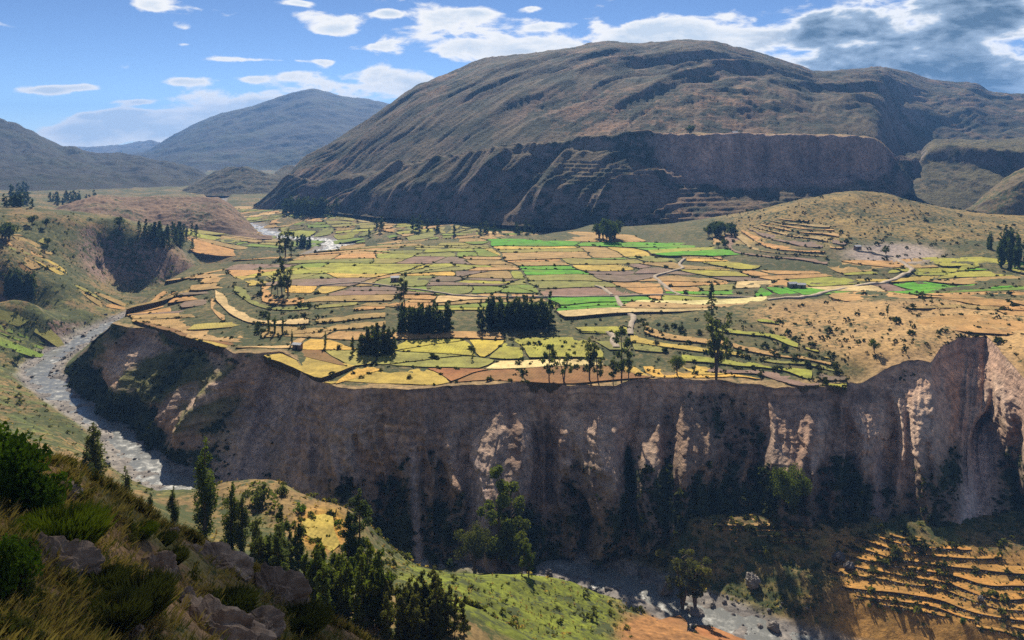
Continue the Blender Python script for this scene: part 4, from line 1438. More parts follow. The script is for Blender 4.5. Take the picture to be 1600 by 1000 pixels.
def tube(pts, rads, sides=6):
    pts, rads = np.array(pts, float), np.array(rads, float)
    th = np.linspace(0, 2 * np.pi, sides, endpoint=False)
    ring = np.stack([np.cos(th), np.sin(th), 0 * th], -1)
    V = (pts[:, None] + ring[None] * rads[:, None, None]).reshape(-1, 3)
    q = []
    for i in range(len(pts) - 1):
        for j in range(sides):
            q.append((i * sides + j, i * sides + (j + 1) % sides, (i + 1) * sides + (j + 1) % sides, (i + 1) * sides + j))
    return V, np.array(q)


def cat(parts):
    V, Q, n = [], [], 0
    for v, q in parts:
        V.append(v)
        Q.append(q + n)
        n += len(v)
    return np.concatenate(V), np.concatenate(Q)


def make_tree(kind, seed, n, leaf):
    """returns (crown mesh, trunk mesh), one metre high"""
    r = np.random.default_rng(seed)
    C, R, T = [], [], []
    if kind == 'euc':
        bend = r.normal(size=2) * .05
        def ax(h):
            return np.array([bend[0] * math.sin(h * 3), bend[1] * math.sin(h * 2.3), h])
        for h in np.linspace(.24, .97, 17):
            wd = .11 * math.sin(min(1, (1.04 - h) * 2.6) * 1.5)
            a = r.random() * 6.28
            o_ = wd * (.5 + r.random())
            c = ax(h) + np.array([math.cos(a) * o_, math.sin(a) * o_, r.normal() * .02])
            C.append(c)
            R.append((.045 + .04 * r.random()) * (1.15 - h * .45))
            T.append(tube([ax(h - .07), c], [.006, .003], 4))
        T.append(tube([ax(h) for h in (0, .2, .4, .6, .8, .95)], [.017, .014, .012, .009, .006, .002]))
    elif kind == 'open':
        tops = [(r.normal() * .11, r.normal() * .11, .78 + .2 * r.random()) for _ in range(3)]
        for tp in tops:
            tp = np.array(tp)
            T.append(tube([(0, 0, 0), tp * .45 * np.array([.5, .5, 1]), tp * .98], [.018, .012, .003], 5))
            for h in np.linspace(.38, 1, 8):
                p = tp * h
                c = p + r.normal(size=3) * np.array([.06, .06, .02])
                C.append(c)
                R.append(.04 + .03 * r.random())
                T.append(tube([p * .95, c], [.005, .002], 4))
    elif kind == 'col':
        for h in np.linspace(.07, .97, 22):
            wd = .10 * math.sin(min(1, (1.05 - h) * 1.7) * 1.57) * min(1, .45 + h * 2.2)
            a = r.random() * 6.28
            C.append((math.cos(a) * wd * .5, math.sin(a) * wd * .5, h))
            R.append(max(.02, wd * (.55 + .35 * r.random())))
        R = [(q, q, q * 1.7) for q in R]
        T.append(tube([(0, 0, 0), (0, 0, .5), (0, 0, .9)], [.022, .014, .004]))
    elif kind == 'stand':
        for h in np.linspace(.10, .97, 18):
            wd = .115 * math.sin(min(1, (1.05 - h) * 2.1) * 1.57) * (.55 + .6 * r.random())
            a = r.random() * 6.28
            o_ = wd * (.3 + r.random() * .9)
            C.append((math.cos(a) * o_, math.sin(a) * o_, h + r.normal() * .015))
            R.append((wd * .6 + .014, wd * .6 + .014, .05 + .035 * r.random()))
        T.append(tube([(0, 0, 0), (0, 0, .5), (0, 0, .9)], [.012, .009, .003], 5))
    elif kind == 'round':
        for k in range(34):
            d = r.normal(size=3)
            d /= np.linalg.norm(d)
            c = np.array([0, 0, .60]) + d * np.array([.36, .36, .30]) * (.45 + .55 * r.random())
            C.append(c)
            R.append(.085 + .06 * r.random())
            if k % 4 == 0:
                T.append(tube([(0, 0, .15), c * np.array([.4, .4, .75]), c], [.022, .013, .004], 5))
        T.append(tube([(0, 0, 0), (.01, .01, .2), (0, 0, .45)], [.038, .028, .018]))
    elif kind == 'cone':
        for h in np.linspace(.16, .97, 26):
            wd = .20 * (1.02 - h) ** .8
            for k in range(3):
                a = r.random() * 6.28
                o_ = wd * (.3 + .7 * r.random())
                c = np.array([math.cos(a) * o_, math.sin(a) * o_, h - o_ * .15])
                C.append(c)
                R.append((.045, .045, .022))
                T.append(tube([(0, 0, h), c], [.005, .002], 3))
        T.append(tube([(0, 0, 0), (0, 0, .5), (0, 0, .96)], [.016, .011, .003]))
    elif kind == 'bush':
        for k in range(16):
            d = r.normal(size=3)
            d[2] = abs(d[2])
            d /= np.linalg.norm(d)
            c = d * np.array([.52, .52, .62]) * (.4 + .6 * r.random()) + np.array([0, 0, .12])
            C.append(c)
            R.append(.15 + .12 * r.random())
            if k % 3 == 0:
                T.append(tube([(0, 0, -.05), c], [.02, .006], 4))
    cv = leaves(C, R, n, leaf, r)
    return cv, cat(T)


PROTO = {}


def proto(kind, var, lod, mat, parts):
    key = (kind, var, lod, mat.name, parts)
    if key not in PROTO:
        n, leaf = {0: (420, .036), 1: (1300, .022), 2: (3800, .0135)}[lod]
        if kind == 'round':
            n, leaf = int(n * 1.6), leaf * 1.25
        if kind == 'bush':
            n, leaf = {0: (90, .15), 1: (420, .075), 2: (2200, .04)}[lod]
        if kind == 'stand':
            n, leaf = int(n * 1.1), leaf * 1.1
        (cv, cq), (tv, tq) = make_tree(kind, hash((kind, var)) % 1000 if False else sum(map(ord, kind)) + var * 31, n, leaf)
        if parts:
            PROTO[key] = (mesh_np(kind + '_crown', cv, cq, mat, smooth=False), mesh_np(kind + '_trunk', tv, tq, M_BARK), None)
        else:
            v, q = cat([(tv, tq), (cv, cq)])
            PROTO[key] = (None, None, mesh_np(kind + '_tree', v, q, mats=[M_BARK, mat], mi=np.r_[np.zeros(len(tq), int), np.ones(len(cq), int)], smooth=False))
    return PROTO[key]


def put_tree(kind, loc, hgt, name, label, group=None, lod=1, mat=None, wid=1.0, catg='tree', parts=True):
    mat = mat or M_EUC
    c_, t_, both = proto(kind, int(rng.integers(3)), lod, mat, parts)
    rz = float(rng.random() * 6.28)
    sc_ = (hgt * wid, hgt * wid, hgt)
    loc = (loc[0], loc[1], loc[2] - .15)
    if not parts:
        o = link(name, both, None, loc, rz, sc_)
    else:
        o = bpy.data.objects.new(name, None)
        o.empty_display_size = .5
        COL.objects.link(o)
        o.location, o.scale, o.rotation_euler = loc, sc_, (0, 0, rz)
        link('trunk', t_, o)
        link('crown', c_, o)
    return tag(o, label, catg, group)


def at(px, py, H, d0=None, d1=None):
    if H is HB:
        return ray(px, py, HB, d0 or 275, d1 or 900, 700)
    return ray(px, py, H, d0 or 24, d1 or 1500, 900)


def T(kind, px, py, hpx, name, label, H=HB, group=None, lod=1, mat=None, wid=1.0, d0=None, d1=None, parts=True, catg='tree'):
    p = at(px, py, H, d0, d1)
    return put_tree(kind, p, hpx * p[1] / F, name, label, group, lod, mat, wid, catg, parts)


# trees that stand alone on the plateau
for a in [('open', 446, 402, 46, 'tall dark eucalyptus on the far left plateau edge, above the river bend'), ('euc', 455, 402, 42, 'slim eucalyptus right beside the tallest one on the far left plateau edge'), ('euc', 438, 403, 36, 'shorter eucalyptus left of the tall pair on the far left plateau edge'),
          ('euc', 441, 462, 62, 'tallest eucalyptus of the clump on the left terraces'), ('open', 450, 464, 50, 'spreading eucalyptus right of the tallest on the left terraces'), ('euc', 434, 460, 40, 'slender eucalyptus left of the tallest on the left terraces'), ('euc', 408, 456, 40, 'lone thin eucalyptus at the left end of the terrace clump'), ('open', 424, 458, 30, 'small open eucalyptus between the taller ones on the left terraces'),
          ('euc', 633, 478, 54, 'thin pale eucalyptus beside the track left of the dark groves'), ('euc', 625, 474, 34, 'small eucalyptus left of the thin pale one by the track'),
          ('euc', 858, 599, 64, 'tall narrow eucalyptus at the left of the bright green rim field'), ('open', 881, 598, 58, 'open eucalyptus in front of the bright green rim field'), ('open', 921, 596, 68, 'broad eucalyptus at the right end of the bright green rim field'), ('euc', 935, 598, 62, 'leaning eucalyptus just right of the broad one on the rim'),
          ('euc', 971, 598, 86, 'tall bushy eucalyptus on the rim between the green and golden fields'), ('open', 982, 601, 50, 'low open eucalyptus under the tall bushy one on the rim'), ('open', 958, 601, 44, 'short eucalyptus on the rim left of the tall bushy one'),
          ('round', 1058, 586, 34, 'rounded solitary tree between two golden fields near the rim'), ('cone', 1112, 500, 58, 'dark conical tree at the edge of the dry knoll'), ('open', 1119, 604, 108, 'very tall sparse tree on the rim right of the rounded tree'),
          ('euc', 738, 564, 18, 'tiny slender tree in the mustard field'), ('euc', 1443, 474, 20, 'small dark tree behind the dry knoll, left of a pair'), ('euc', 1456, 476, 17, 'smaller dark tree behind the dry knoll, right of a pair'), ('open', 1387, 495, 20, 'bare twiggy shrub tree on top of the dry knoll'),
          ('round', 1384, 399, 15, 'round green bush tree on the grey gravel patch'), ('round', 1366, 551, 24, 'dark twiggy bush on the slope of the dry knoll')]:
    T(a[0], a[1], a[2], a[3], 'shrub_tree' if 'bush' in a[4] or 'shrub' in a[4] else 'tree', a[4], lod=1 if a[3] > 30 else 0, mat=M_POP if a[0] == 'round' else M_EUC)
for px, py, h_, l in [(420, 520, 32, 'leftmost of three slim columnar poplars on the terraces'), (430, 522, 31, 'middle one of three slim columnar poplars on the terraces'), (442, 523, 30, 'rightmost of three slim columnar poplars on the terraces'), (456, 540, 26, 'columnar poplar beside the tan field below the trio'), (508, 544, 28, 'lone columnar poplar left of the olive grove')]:
    T('col', px, py, h_, 'poplar', l, mat=M_POP, wid=.8)


def grove(kind, region, n, hpx, name, label, group, H=HB, mat=None, lod=0, wid=1.0, parts=False, d0=None, d1=None, jit=.30):
    """region: photo quad of the ground the trees stand on (x0, y0 back, x1, y1 front)"""
    x0, y0, x1, y1 = region
    for i in range(n):
        f = (i + rng.random()) / n
        g_ = rng.random()
        px = x0 + (x1 - x0) * ((f * 7.31) % 1 * .7 + .3 * rng.random())
        py = y0 + (y1 - y0) * g_
        T(kind, px, py, hpx * (1 + rng.uniform(-jit, jit)), name, label, H, group, lod, mat, wid, d0, d1, parts)


grove('stand', (617, 514, 712, 523), 52, 36, 'grove_tree', 'dark slender tree of the dense rectangular grove left of the bright green field', 'left dark grove on the plateau', mat=M_DARK, wid=.95)
grove('stand', (745, 505, 864, 516), 70, 40, 'grove_tree', 'dark slender tree of the dense grove touching the bright green field', 'right dark grove on the plateau', mat=M_DARK, wid=.95)
grove('stand', (546, 547, 626, 556), 30, 36, 'grove_tree', 'olive green tree of the loose grove behind the maize field', 'olive grove by the maize field', mat=M_EUC, lod=1, wid=1.1)
grove('col', (1556, 402, 1612, 424), 16, 44, 'poplar', 'tall dark poplar in the cluster at the right edge by green strips', 'poplars at the right edge', mat=M_DARK, wid=1.1)
grove('col', (1540, 385, 1556, 392), 4, 24, 'poplar', 'short poplar left of the tall cluster at the right edge', 'small poplars at the right edge', mat=M_DARK, wid=1.1)
grove('round', (925, 372, 968, 380), 10, 34, 'tree', 'dark broad tree in the clump at the far edge of the plateau', 'dark clump at the back of the plateau', mat=M_DARK, lod=0, d0=560)
grove('round', (1100, 372, 1165, 366), 12, 22, 'tree', 'dark tree of the small wood below the mesa', 'wood below the mesa', mat=M_DARK, d0=560)
grove('round', (1105, 384, 1155, 388), 3, 14, 'tree', 'small dark tree left of the dry hill terraces', 'trees left of the dry hill', mat=M_DARK, d0=480)
# upper valley
grove('stand', (432, 332, 530, 338), 55, 22, 'valley_tree', 'dark tree of the long grove at the foot of the mountain', 'grove along the mountain foot', HA, M_DARK, d0=640, wid=1.3)
grove('stand', (464, 384, 488, 388), 12, 16, 'valley_tree', 'dark tree of the clump beside the shining river bend', 'clump by the river bend', HA, M_DARK, d0=620, wid=1.3)
for i, (x0, y0, h_, l) in enumerate([(588, 358, 18, 'left of the scattered valley trees below the mountain'), (596, 360, 22, 'tallest near the left of the scattered valley trees'), (646, 360, 24, 'second cluster of the scattered valley trees, left one'), (655, 362, 27, 'second cluster of the scattered valley trees, tallest'), (668, 360, 18, 'second cluster of the scattered valley trees, right one'),
                                     (683, 363, 22, 'lone slim valley tree in mid meadow'), (710, 368, 17, 'valley tree at the meadow edge left of a dark row'), (577, 372, 15, 'small valley tree near the plateau rim'), (750, 366, 18, 'dark valley row tree, left'), (760, 366, 21, 'dark valley row tree, middle'), (772, 366, 17, 'dark valley row tree, right')]):
    T('stand', x0, y0, h_, 'valley_tree', 'dark tree, ' + l, HA, 'scattered trees of the upper valley', 0, M_DARK, 1.5, 640, 1400, False)
grove('stand', (790, 366, 900, 358), 16, 16, 'valley_tree', 'dark tree of the scattered wood where the mountain meets the plateau', 'wood at the mountain foot', HA, M_DARK, d0=640, wid=1.5)
# left bank
grove('stand', (2, 452, 62, 468), 26, 30, 'grove_tree', 'dark tree of the grove on the left bank slope', 'left bank grove', HA, M_DARK, d0=300, wid=1.2)
grove('cone', (212, 366, 312, 392), 46, 22, 'conifer', 'dark conifer in the wood behind the left scarp', 'conifer wood behind the scarp', HA, M_DARK, d0=640, wid=1.3)
grove('stand', (0, 300, 52, 334), 26, 18, 'valley_tree', 'dark tree of the wood at the far left edge', 'wood at the far left', HA, M_DARK, d0=640, d1=1900, wid=1.5)
grove('stand', (60, 312, 165, 322), 26, 15, 'valley_tree', 'dark tree of the line behind the bare brown spur', 'tree line behind the brown spur', HA, M_DARK, d0=800, d1=1900, wid=1.4)
grove('round', (0, 372, 18, 380), 6, 26, 'tree', 'dark tree of the clump at the left edge above the terraces', 'clump at the left edge', HA, M_DARK, d0=450)
for x0, y0, h_, l in [(50, 352, 20, 'dark tree standing left on the crest above the left terraces'), (72, 356, 17, 'dark tree right of another on the crest above the left terraces'), (186, 358, 22, 'round dark tree on top of the left scarp'), (75, 384, 16, 'slim tree on the grassy slope above the left terraces'), (72, 392, 12, 'round shrub tree on the grassy slope under the slim tree'), (28, 568, 18, 'round bush on the left river bank'), (338, 418, 7, 'small round tree left on the fields beyond the promontory'), (345, 418, 8, 'small round tree right on the fields beyond the promontory')]:
    T('round', x0, y0, h_, 'tree', l, HA, None, 0, M_DARK, 1.0, 280, 1000, False)

# gorge and near slope
for a in [('col', 146, 762, 104, 'broad dark poplar on the near left bank above the river', M_EUC, 1.6), ('col', 134, 766, 62, 'shorter bushy poplar leaning on the broad dark one, left bank', M_EUC, 1.8), ('col', 196, 806, 80, 'narrow poplar on the near slope below the river pool', M_EUC, 1.1), ('col', 320, 846, 164, 'tallest poplar on the near slope, left of the spur', M_POP, 1.0),
          ('col', 362, 862, 112, 'poplar right of the tallest on the near slope', M_POP, 1.15), ('col', 378, 866, 96, 'shorter poplar further right of the tallest, near slope', M_EUC, 1.2), ('col', 270, 824, 66, 'dark small cypress on the near slope by the fenced field', M_DARK, 1.3), ('col', 235, 820, 52, 'small thin cypress left of the dark one by the fenced field', M_DARK, 1.1),
          ('stand', 562, 878, 112, 'tall bushy tree on the grassy spur in mid foreground', M_EUC, 1.3), ('stand', 545, 880, 80, 'shorter bushy tree left of the tall one on the spur', M_EUC, 1.4), ('round', 742, 894, 78, 'broad round tree on the green meadow', M_OLV, 1.05), ('col', 746, 862, 66, 'pointed poplar rising behind the round meadow tree', M_POP, .9),
          ('euc', 786, 892, 166, 'tallest eucalyptus on the meadow before the cliff', M_POP, 1.1), ('euc', 800, 894, 140, 'second eucalyptus close right of the tallest on the meadow', M_POP, 1.1), ('euc', 779, 894, 104, 'short eucalyptus left of the tallest on the meadow', M_POP, 1.0), ('open', 815, 900, 60, 'low open tree right of the meadow eucalypts', M_POP, 1.2), ('open', 826, 902, 52, 'low open tree nearest the river on the meadow', M_POP, 1.2),
          ('col', 848, 872, 48, 'thin poplar at the foot of the cliff', M_POP, .8), ('round', 1234, 816, 96, 'large round tree standing on the terrace under the shaded cliff', M_POP, .85), ('open', 1066, 954, 92, 'multi-stemmed tree on the near river bank', M_OLV, 1.5), ('open', 1086, 956, 88, 'second multi-stemmed tree on the near river bank, right', M_OLV, 1.5)]:
    T(a[0], a[1], a[2], a[3], 'poplar' if a[0] == 'col' else 'tree', a[4], HA, None, 2, a[5], a[6], 110, 330)
grove('stand', (392, 890, 470, 930), 20, 80, 'grove_tree', 'slender tree at the left end of the dark foreground plantation', 'left end of the foreground plantation', HA, M_EUC, 1, 1.0, True, 110, 260)
grove('stand', (462, 935, 615, 985), 36, 94, 'grove_tree', 'slender young tree in the middle of the dark foreground plantation', 'middle of the foreground plantation', HA, M_POP, 1, .95, True, 110, 220)
grove('stand', (588, 972, 738, 1006), 32, 72, 'grove_tree', 'slender young tree at the right end of the dark foreground plantation', 'right end of the foreground plantation', HA, M_OLV, 1, 1.0, True, 110, 220)
T('round', 1078, 213, 22, 'tree', 'single round tree on the rim of the distant mesa', lambda X, Y: np.where(np.asarray(Y) > 846, -8.6, -60.), None, 0, M_DARK, .95, 830, 870, False)

# ---- scrub: the biggest bushes are things, the rest is ground cover
BUSHB = make_tree('bush', 5, 18, .36)[0]
BUSHC = make_tree('bush', 6, 38, .24)[0]


def scatter(name, P, S, base, mat, label, catg):
    V0, Q0 = base
    n = len(P)
    a = rng.random(n) * 6.28
    ca_, sa_ = np.cos(a), np.sin(a)
    sx = S * (.8 + .5 * rng.random(n))
    sz = S * (.7 + .6 * rng.random(n))
    X = (V0[None, :, 0] * ca_[:, None] - V0[None, :, 1] * sa_[:, None]) * sx[:, None] + P[:, None, 0]
    Y = (V0[None, :, 0] * sa_[:, None] + V0[None, :, 1] * ca_[:, None]) * sx[:, None] + P[:, None, 1]
    Z = V0[None, :, 2] * sz[:, None] + P[:, None, 2]
    V = np.stack([X, Y, Z], -1).reshape(-1, 3)
    Qm = (Q0[None] + (np.arange(n) * len(V0))[:, None, None]).reshape(-1, 4)
    o = link(name, mesh_np(name, V, Qm, mat, smooth=False))
    return tag(o, label, catg, kind='stuff')


E = np.array(EDGE)
E = E[rng.random(len(E)) < .9]
pick = fbm(E[:, 0] / 26, E[:, 1] / 26, 2, 501) + rng.normal(size=len(E)) * .35
u = E[:, 0] / E[:, 1]
dens_ = E[:, 3] * np.where((u > -.5) & (u < -.25), 1.3, 1.0)
E = E[pick * dens_ > -.22]
P = E[:, :3] + np.c_[rng.normal(size=(len(E), 2)) * .5, np.zeros(len(E)) - .1]
S = np.clip(np.exp(rng.normal(size=len(E)) * .45) * .85, .35, 2.6)
print('edge shrubs', len(P))
scatter('bank_scrub', P, S, BUSHB, M_HEDGE, 'low dark scrub growing along the banks between fields', 'scrub')


def by_px(n, region, H, cond=None, d0=None, d1=None):
    x0, y0, x1, y1 = region
    out = []
    for _ in range(n):
        px, py = rng.uniform(x0, x1), rng.uniform(y0, y1)
        if cond and not cond(px, py):
            continue
        out.append(at(px, py, H, d0, d1))
    return np.array(out)


# scrub on the gorge cliff
k = rng.integers(0, CLIFF_P.shape[0] * CLIFF_P.shape[1], 60000)
cp_ = CLIFF_P.reshape(-1, 3)[k]
pv_ = CLIFF_VEG.reshape(-1)[k]
gv_ = CLIFF_G.reshape(-1)[k]
sel = (rng.random(len(k)) < np.clip((pv_ - .18) * .9, 0, .5) * (.25 + gv_)) & (gv_ > .06) & (np.abs(cp_[:, 0] / cp_[:, 1]) < .66)
cp_ = cp_[sel][:3900]
print('cliff scrub', len(cp_))
scatter('cliff_scrub', cp_, np.clip(np.exp(rng.normal(size=len(cp_)) * .5) * .75, .3, 2.4), BUSHB, M_HEDGE, 'dark scrub clinging to the gorge cliff', 'scrub')
# scrub on the terraces and slopes
sets = [by_px(260, (1000, 500, 1330, 590), HB), by_px(180, (1340, 380, 1600, 470), HB), by_px(120, (800, 500, 1000, 590), HB), by_px(160, (400, 460, 520, 530), HB), by_px(600, (1120, 305, 1600, 385), HB), by_px(160, (1200, 470, 1600, 560), HB)]
P = np.concatenate(sets)
scatter('slope_scrub', P - [0, 0, .1], np.clip(np.exp(rng.normal(size=len(P)) * .5) * .95, .4, 2.8), BUSHC, M_HEDGE, 'olive scrub on the plateau terraces and dry hill', 'scrub')
sets = [by_px(420, (0, 380, 240, 640), HA, d0=270), by_px(420, (950, 780, 1600, 960), HA, d0=190, d1=280), by_px(120, (600, 860, 980, 1000), HA, d0=150, d1=250), by_px(160, (300, 750, 640, 900), HA, d0=130, d1=260), by_px(120, (0, 620, 240, 780), HA, d0=110), by_px(420, (0, 330, 300, 440), HA, d0=500)]
P = np.concatenate(sets)
rr = river(P[:, 0], P[:, 1])
P = P[rr[0] > rr[2] + 2]
scatter('bank_bushes', P - [0, 0, .1], np.clip(np.exp(rng.normal(size=len(P)) * .5) * .8, .3, 2.4), BUSHC, M_OLV, 'olive bushes on the gorge floor and left bank', 'bushes')
# bushes one can pick out
for i, (px, py, w_, H, l) in enumerate([(1065, 517, 16, HB, 'largest round bush on the terraces left of the path scrub'), (1093, 522, 13, HB, 'round bush right of the largest on the terraces'), (1040, 512, 12, HB, 'bush left of the largest round one on the terraces'), (1018, 520, 12, HB, 'grey-green bush above the lower path'), (1025, 538, 12, HB, 'bush in the scrub row beside the lower path'), (1308, 583, 14, HB, 'dark bush at the foot of the terraces near the rim'), (1290, 600, 11, HB, 'small dark bush at the rim under the terraces'), (1266, 556, 12, HB, 'bush on the middle terrace left of the knoll'),
                                       (552, 585, 10, HB, 'small bush at the lower edge of the maize field'), (640, 592, 12, HB, 'bush at the boundary of the golden and red fields on the rim'), (530, 546, 14, HB, 'bush left of the olive grove')]):
    p = at(px, py, H)
    put_tree('bush', p, w_ * p[1] / F * .8, 'bush', l, None, 1, M_HEDGE, 1.0, 'bush', False)
for px, py, w_, l, mt in [(785, 880, 0, '', None)]:
    pass
for px, py, w_, l, mt in [(677, 880, 26, 'round bright bush at the top of the green meadow', M_OLV), (706, 886, 24, 'dark bush beside the round tree on the meadow', M_DARK), (595, 884, 18, 'dark bush left on the meadow top', M_DARK), (1334, 858, 13, 'bush on the lit terrace edge right of the large tree', M_OLV), (1136, 862, 14, 'green bush on the shaded terrace near the river', M_OLV), (1196, 868, 15, 'bush on the grass between the river and the large round tree', M_OLV),
                          (1505, 973, 13, 'green bush at the lower end of a stubble terrace wall', M_BRT), (468, 800, 22, 'bright bush at the top left of the golden spur field', M_BRT), (528, 822, 18, 'bright green bush at the right of the golden spur field', M_BRT), (410, 788, 50, 'large dark bush on the crest of the spur', M_EUC), (440, 772, 26, 'dark bush right on the crest of the spur', M_EUC)]:
    p = at(px, py, HA, 120, 320)
    put_tree('bush', p, w_ * p[1] / F * .85, 'bush', l, None, 1, mt, 1.0, 'bush', False)

# ---- rocks
m, t, b = newmat('river boulder')
tcn = t.nodes.new('ShaderNodeTexCoord')
oi = t.nodes.new('ShaderNodeObjectInfo')
n1 = tex(t, 1.6, 6, .65, tcn.outputs['Object'])
cc = rampn(t, n1.outputs[0], [(.3, (.10, .092, .085)), (.55, (.22, .205, .19)), (.75, (.36, .34, .32))])
cc = mixc(t, 1.0, cc, rampn(t, oi.outputs['Random'], [(0, (.6, .6, .66)), (1, (1.25, 1.2, 1.15))]), 'MULTIPLY')
t.links.new(cc, b.inputs['Base Color'])
bp = t.nodes.new('ShaderNodeBump')
bp.inputs['Strength'].default_value = .7
bp.inputs['Distance'].default_value = .12
t.links.new(n1.outputs[0], bp.inputs['Height'])
t.links.new(bp.outputs[0], b.inputs['Normal'])
M_ROCK = m
m, t, b = newmat('dark lichened rock')
tcn = t.nodes.new('ShaderNodeTexCoord')
n1 = tex(t, 2.2, 7, .7, tcn.outputs['Object'])
n2 = tex(t, .7, 4, .6, tcn.outputs['Object'])
cc = rampn(t, n1.outputs[0], [(.3, (.10, .07, .05)), (.5, (.29, .21, .15)), (.72, (.50, .40, .30))])
cc = mixc(t, rampn(t, n2.outputs[0], [(.55, (0, 0, 0)), (.7, (.6, .6, .6))]), cc, (.24, .165, .10))
t.links.new(cc, b.inputs['Base Color'])
bp = t.nodes.new('ShaderNodeBump')
bp.inputs['Strength'].default_value = .9
bp.inputs['Distance'].default_value = .10
t.links.new(n1.outputs[0], bp.inputs['Height'])
t.links.new(bp.outputs[0], b.inputs['Normal'])
M_CRAG = m


def rock_mesh(seed, nu, nv, cuts, rough, mat, name='rock'):
    r = np.random.default_rng(seed)
    th = np.linspace(0, 2 * np.pi, nu, endpoint=False)
    ph = np.linspace(.02, np.pi - .02, nv)
    A, B = np.meshgrid(th, ph)
    D = np.stack([np.sin(B) * np.cos(A), np.sin(B) * np.sin(A), np.cos(B)], -1).reshape(-1, 3)
    P = D * .5
    for _ in range(cuts):
        n = r.normal(size=3)
        n /= np.linalg.norm(n)
        h = .27 + .17 * r.random()
        d = P @ n
        P = P - np.maximum(d - h, 0)[:, None] * n * .92
    f = fbm(P[:, 0] * 4 + P[:, 2] * 2, P[:, 1] * 4 - P[:, 2] * 3, 4, seed) * .14 * rough
    f = f - np.abs(fbm(P[:, 0] * 3 + P[:, 2] * 5, P[:, 1] * 4 + P[:, 2] * 2, 3, seed + 7)) * .12 * rough + .03
    f = f + fbm(P[:, 2] * 14, (P[:, 0] + P[:, 1]) * 6, 3, seed + 3) * .03 * rough
    P = P * (1 + f[:, None] * 1.6)
    q = []
    for i in range(nv - 1):
        for j in range(nu):
            q.append((i * nu + j, i * nu + (j + 1) % nu, (i + 1) * nu + (j + 1) % nu, (i + 1) * nu + j))
    q = np.array(q)[:, ::-1]
    return mesh_np(name, P, q, mat, smooth=False)


RK = [rock_mesh(600 + i, 12, 8, 9, .8, M_ROCK, 'boulder') for i in range(6)]
RL = [rock_mesh(650 + i, 30, 20, 12, 1.0, M_ROCK, 'boulder') for i in range(3)]
RC = [rock_mesh(670 + i, 64, 44, 16, 1.5, M_CRAG, 'crag') for i in range(4)]

# boulders in the river bed one by one (the largest), the rest as shingle
cand = []
for i in range(4800):
    k = rng.random() * (len(RIVS) - 1)
    a = RIVS[int(k)]
    if not (215 < a[1] < 520):
        continue
    b_ = RIVS[min(int(k) + 1, len(RIVS) - 1)]
    c = a + (b_ - a) * (k % 1)
    nrm_ = np.array([-(b_ - a)[1], (b_ - a)[0]])
    nrm_ /= np.linalg.norm(nrm_)
    side = rng.normal() * .75
    off = np.sign(side) * (abs(side) ** .8) * (c[3] + 3)
    q = c[:2] + nrm_ * off
    px = 800 + q[0] / q[1] * F
    if px < -40 or px > 1640:
        continue
    cand.append((q[0], q[1], px))
cand = np.array(cand)
cz_ = HA(cand[:, 0], cand[:, 1])
size = np.exp(rng.normal(size=len(cand)) * .55) * .42
big = np.argsort(-(size / cand[:, 1]))[:230]
isbig = np.zeros(len(cand), bool)
isbig[big] = True
for i in big:
    s_ = float(min(size[i] * 1.15, 2.4))
    where = 'left reach of the river' if cand[i, 0] < -60 else 'lower right reach of the river'
    o = link('boulder', RK[int(rng.integers(6))], None, (cand[i, 0], cand[i, 1], cz_[i] + s_ * .12), float(rng.random() * 6.28), (s_ * 1.2, s_, s_ * .8))
    tag(o, ('grey boulder among many in the ' + where), 'boulder', 'boulders in the ' + where)
sm = np.nonzero(~isbig)[0]
base = rock_mesh(699, 6, 4, 4, .6, M_ROCK)
V0 = np.array([v.co for v in base.vertices])
Q0 = np.array([list(p.vertices) for p in base.polygons])
bpy.data.meshes.remove(base)
P = np.c_[cand[sm, 0], cand[sm, 1], cz_[sm]]
S = np.clip(size[sm], .15, 1.0)
a = rng.random(len(sm)) * 6.28
X = (V0[None, :, 0] * np.cos(a)[:, None] - V0[None, :, 1] * np.sin(a)[:, None]) * S[:, None] * 1.2 + P[:, None, 0]
Y = (V0[None, :, 0] * np.sin(a)[:, None] + V0[None, :, 1] * np.cos(a)[:, None]) * S[:, None] + P[:, None, 1]
Z = V0[None, :, 2] * S[:, None] * .8 + P[:, None, 2] + S[:, None] * .1
o = link('river_stones', mesh_np('river_stones', np.stack([X, Y, Z], -1).reshape(-1, 3), (Q0[None] + (np.arange(len(sm)) * len(V0))[:, None, None]).reshape(-1, 4), M_ROCK, smooth=False))
tag(o, 'grey shingle and small stones along the river bed', 'stones', kind='stuff')
for px, py, w_, l, f in [(1040, 926, 36, 'largest dark-sided boulder standing in the pool of the river', .95), (1174, 914, 30, 'big rounded boulder on the far river bank', .8), (1006, 899, 24, 'pale flat boulder at the head of the river pool', .6), (859, 899, 16, 'pale block at the left end of the visible lower river', .8), (1312, 874, 22, 'pale rock pair at the edge of the stubble terraces', .7), (1326, 888, 20, 'dark rock right below the pale rocks on the terrace edge', .7),
                         (1532, 938, 12, 'dark stone standing in the amber stubble field', .9), (1085, 958, 34, 'flat rock slab under the trees on the near river bank', .45), (1210, 985, 22, 'dark boulder in the lower right rapids', .8), (666, 866, 26, 'brown boulder at the top of the green meadow', .7), (120, 768, 22, 'grey boulder beside the poplars on the left bank', .7), (165, 725, 16, 'rounded grey boulder on the left bank near the river', .7), (130, 528, 10, 'grey boulder in the river upstream', .8)]:
    p = ray(px, py, HA, 150, 560)
    s_ = w_ * p[1] / F
    o = link('boulder', RL[int(rng.integers(3))], None, (p[0], p[1], p[2] + s_ * .2 * f), float(rng.random() * 6.28), (s_, s_ * .85, s_ * f))
    tag(o, l, 'boulder')

